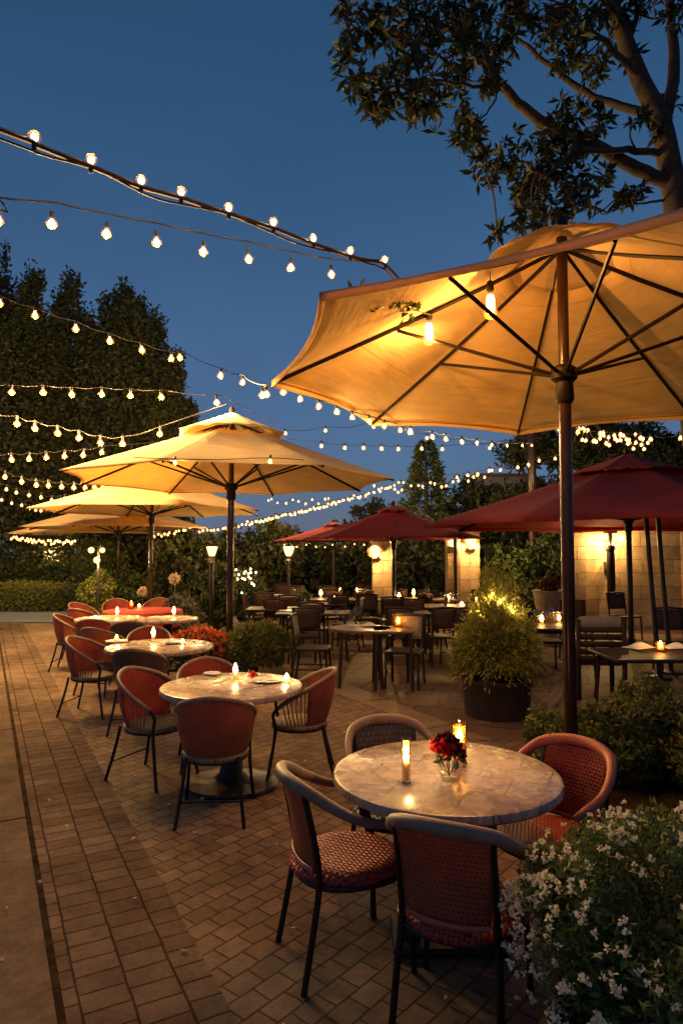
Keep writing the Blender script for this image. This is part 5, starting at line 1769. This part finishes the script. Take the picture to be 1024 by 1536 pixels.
# wall at right
wl = thing('stone_wall', 'pale block stone wall behind the big red umbrella', 'wall', (5.0, 14.6, 0))
MB().box((3.9, 0.2, 1.25), (7.4, 0.4, 2.5)).build('blockwork', 'stone_block', wl, smooth=False)
MB().box((0.12, 0.17, 1.25), (0.34, 0.5, 2.56)).build('end_pilaster', 'stone_block', wl, smooth=False)
MB().box((2.55, -0.03, 1.25), (0.3, 0.14, 2.52)).build('pilaster', 'stone_block', wl, smooth=False)
MB().box((3.9, 0.2, 2.54), (7.5, 0.5, 0.08), bev=0.015).build('coping', 'curb_stone', wl)
# wall lamp: dark cylinder with two globes
q = at(914, 825, 14.35)
lp_ = thing('wall_lamp', 'dark tubular wall lamp with two glaring globes on the stone wall', 'lamp', (q.x, 14.32, 0))
MB().lathe([(0.075, 0.72), (0.085, 0.74), (0.085, 1.75), (0.11, 1.76), (0.11, 1.84), (0.05, 1.86), (0.04, 2.1), (0.14, 2.12), (0.14, 2.15), (0.0, 2.18)], 20).build('column', 'black_metal', lp_)
MB().box((0, 0.16, 1.4), (0.1, 0.24, 0.2), bev=0.01).build('bracket', 'black_metal', lp_)
for s in (-1, 1):
    MB().tube([(0, -0.01, 1.92), (s * 0.2, -0.02, 1.93)], 0.014, 8).build('arm', 'black_metal', lp_)
    MB().lathe([(0.0, -0.1), (0.07, -0.07), (0.1, 0.0), (0.07, 0.07), (0, 0.1)], 16, (s * 0.2, -0.02, 2.02)).build('globe', 'lamp_glow', lp_)
    lamp(lp_, (s * 0.2, -0.02, 1.895), 110, 0.02)
for s in (-1, 1):
    MB().lathe([(0.0, -0.17), (0.12, -0.12), (0.17, 0.0), (0.12, 0.12), (0, 0.17)], 18, (s * 0.2, -0.02, 2.02)).build('halo_globe', 'halo_lamp', lp_)  # added shell, stands in for the glare around each globe
# globes on the lit piers
def pier_lamp(label, px, py, D, r=0.09):
    c = at(px, py, D)
    t = thing('pier_lamp', label, 'lamp', c, 0, 'globe lamps on the stone piers')
    MB().lathe([(0.0, -r), (r * 0.75, -r * 0.65), (r, 0), (r * 0.75, r * 0.65), (0, r)], 16).build('globe', 'lamp_glow', t)
    lamp(t, (0, -r * 0.8, -r * 0.95), 8500 * r * r, r * 0.15)
    MB().lathe([(0.0, -r * 1.5), (r * 1.1, -r), (r * 1.5, 0), (r * 1.1, r), (0, r * 1.5)], 18).build('halo_globe', 'halo_lamp', t)  # added larger shell imitating the halo of the globe
    MB().lathe([(0.04, -r * 1.35), (0.055, -r * 1.2), (0.03, -r * 0.9)], 12).build('holder', 'black_metal', t)
    MB().tube([(0, 0, -r * 1.3), (0, 0.12, -r * 1.3)], 0.012, 6).build('arm', 'black_metal', t)
    return t
pier_lamp('globe lamp on the narrow left pier of the bright pair', 677, 813, 15.46, 0.085)
pier_lamp('largest glaring globe lamp on the wide right pier', 706, 812, 15.06, 0.13)
pier_lamp('globe lamp on the left face of the pier under the middle red umbrella', 562, 826, 14.26, 0.12)
q = at(682, 825, 14.2)
o = MB().lathe([(0.16, 0), (0.16, 0.03), (0.04, 0.06), (0.035, 2.05), (0.06, 2.08), (0, 2.1)], 14).build('dark_post', 'black_metal')
o.location = (q.x, 14.2, 0)
tag(o, 'slim dark post standing in front of the two lit piers', 'post')
# frosted lamp posts
def lamp_post(label, px, py, D, r=0.12, kind='tulip'):
    c = at(px, py, D)
    t = thing('lamp_post', label, 'lamp', (c.x, D, 0), 0, 'lamp posts in the garden')
    z = c.z
    MB().lathe([(0.12, 0), (0.12, 0.05), (0.045, 0.09), (0.035, z - 0.25), (0.07, z - 0.23), (0.05, z - 0.18), (0.07, z - r - 0.01)], 14).build('post', 'black_metal', t)
    MB().lathe([(0.05, -r), (r * 0.7, -r * 0.5), (r, r * 0.45), (r * 1.05, r * 0.75), (0.0, r * 0.8)], 16, (0, 0, z)).build('lamp_shade', 'lamp_glow', t)
    lamp(t, (0, -r * 1.35, z), 3600 * r * r, r * 0.2)
    MB().lathe([(r * 1.1, r * 0.8), (r * 0.4, r * 1.15), (0.02, r * 1.4), (0.0, r * 1.5)], 14, (0, 0, z)).build('cap', 'black_metal', t)
    return t
lamp_post('frosted tulip lamp on a post before the dark shrubs', 318, 826, 12.6, 0.1)
lamp_post('tulip lamp on a post below the farthest red umbrella', 433, 826, 15.0, 0.12)
lamp_post('bright lamp far left beyond the dark hedge', 78, 828, 22.8, 0.2)
c = at(148, 840, 15.0)
t = thing('globe_lamp', 'garden lamp with three globes glowing in front of the hedge', 'lamp', (c.x, 15.0, 0))
MB().lathe([(0.1, 0), (0.1, 0.05), (0.035, 0.08), (0.03, c.z + 0.25), (0.0, c.z + 0.3)], 12).build('post', 'black_metal', t)
for dx, dz, r in ((0.0, 0.0, 0.075), (-0.13, 0.22, 0.07), (0.12, 0.22, 0.06)):
    g = MB().lathe([(0, -r), (r * 0.75, -r * 0.65), (r, 0), (r * 0.75, r * 0.65), (0, r)], 14, (dx, -0.1, c.z + dz)).build('globe', 'lamp_glow', t)
    lamp(t, (dx, -0.1, c.z + dz - r * 1.25), 9000 * r * r, r * 0.2)
    MB().tube([(0, 0, c.z + dz + 0.06), (dx * 0.7, -0.06, c.z + dz + r + 0.04), (dx, -0.1, c.z + dz + r)], 0.01, 6).build('arm', 'black_metal', t)
# fairy lights in the shrub right of the umbrella pole
fl2 = thing('fairy_lights', 'amber fairy lights hung in the dark shrub right of the glowing umbrella pole', 'string lights', at(370, 870, 13.6))
fc = []
for k in range(16):
    c = Vector((random.gauss(0, 0.13), random.gauss(0, 0.05), random.gauss(0, 0.17)))
    fc.append(c)
    MB().lathe([(0, -0.02), (0.016, -0.008), (0.014, 0.01), (0, 0.02)], 8, c).build('bulb', 'fairy', fl2)
    if k % 4 == 0:
        lamp(fl2, c + Vector((0, -0.06, 0.0)), 2.0, 0.02)
MB().tube(catmull(fc, 3), 0.004, 5).build('cable', 'cable', fl2)

# far building
q = at(757, 760, 32)
b = thing('far_building', 'tan flat roofed building far beyond the trees', 'building', (q.x, 34, 0))
MB().box((0, 0, 2.65), (2.6, 4, 5.3)).build('wall', 'stucco', b, smooth=False)
MB().box((0, 0, 5.36), (2.9, 4.3, 0.14), bev=0.02).build('roof', 'roof_edge', b)
for x in (-0.6, 0.6):
    f = MB().box((x, -2.01, 3.6), (0.6, 0.06, 0.9), bev=0.01).build('window', 'black_metal', b)
# stone urn with plant right of the feathery shrub
q = at(822, 825, 12.4)
u = thing('garden_urn', 'pale stone urn between the feathery shrub and the big pole', 'urn', (q.x, 12.4, 0))
MB().lathe([(0.22, 0), (0.24, 0.1), (0.15, 0.2), (0.13, 0.45), (0.24, 0.65), (0.29, 0.95), (0.32, 1.0), (0.29, 1.01), (0.0, 0.94)], 20).build('bowl', 'curb_stone', u)
leafmesh('plant', ell(320, (0.02, 0, 1.08), (0.2, 0.2, 0.16), 0.3), 0.1, 'petal_dark', u)
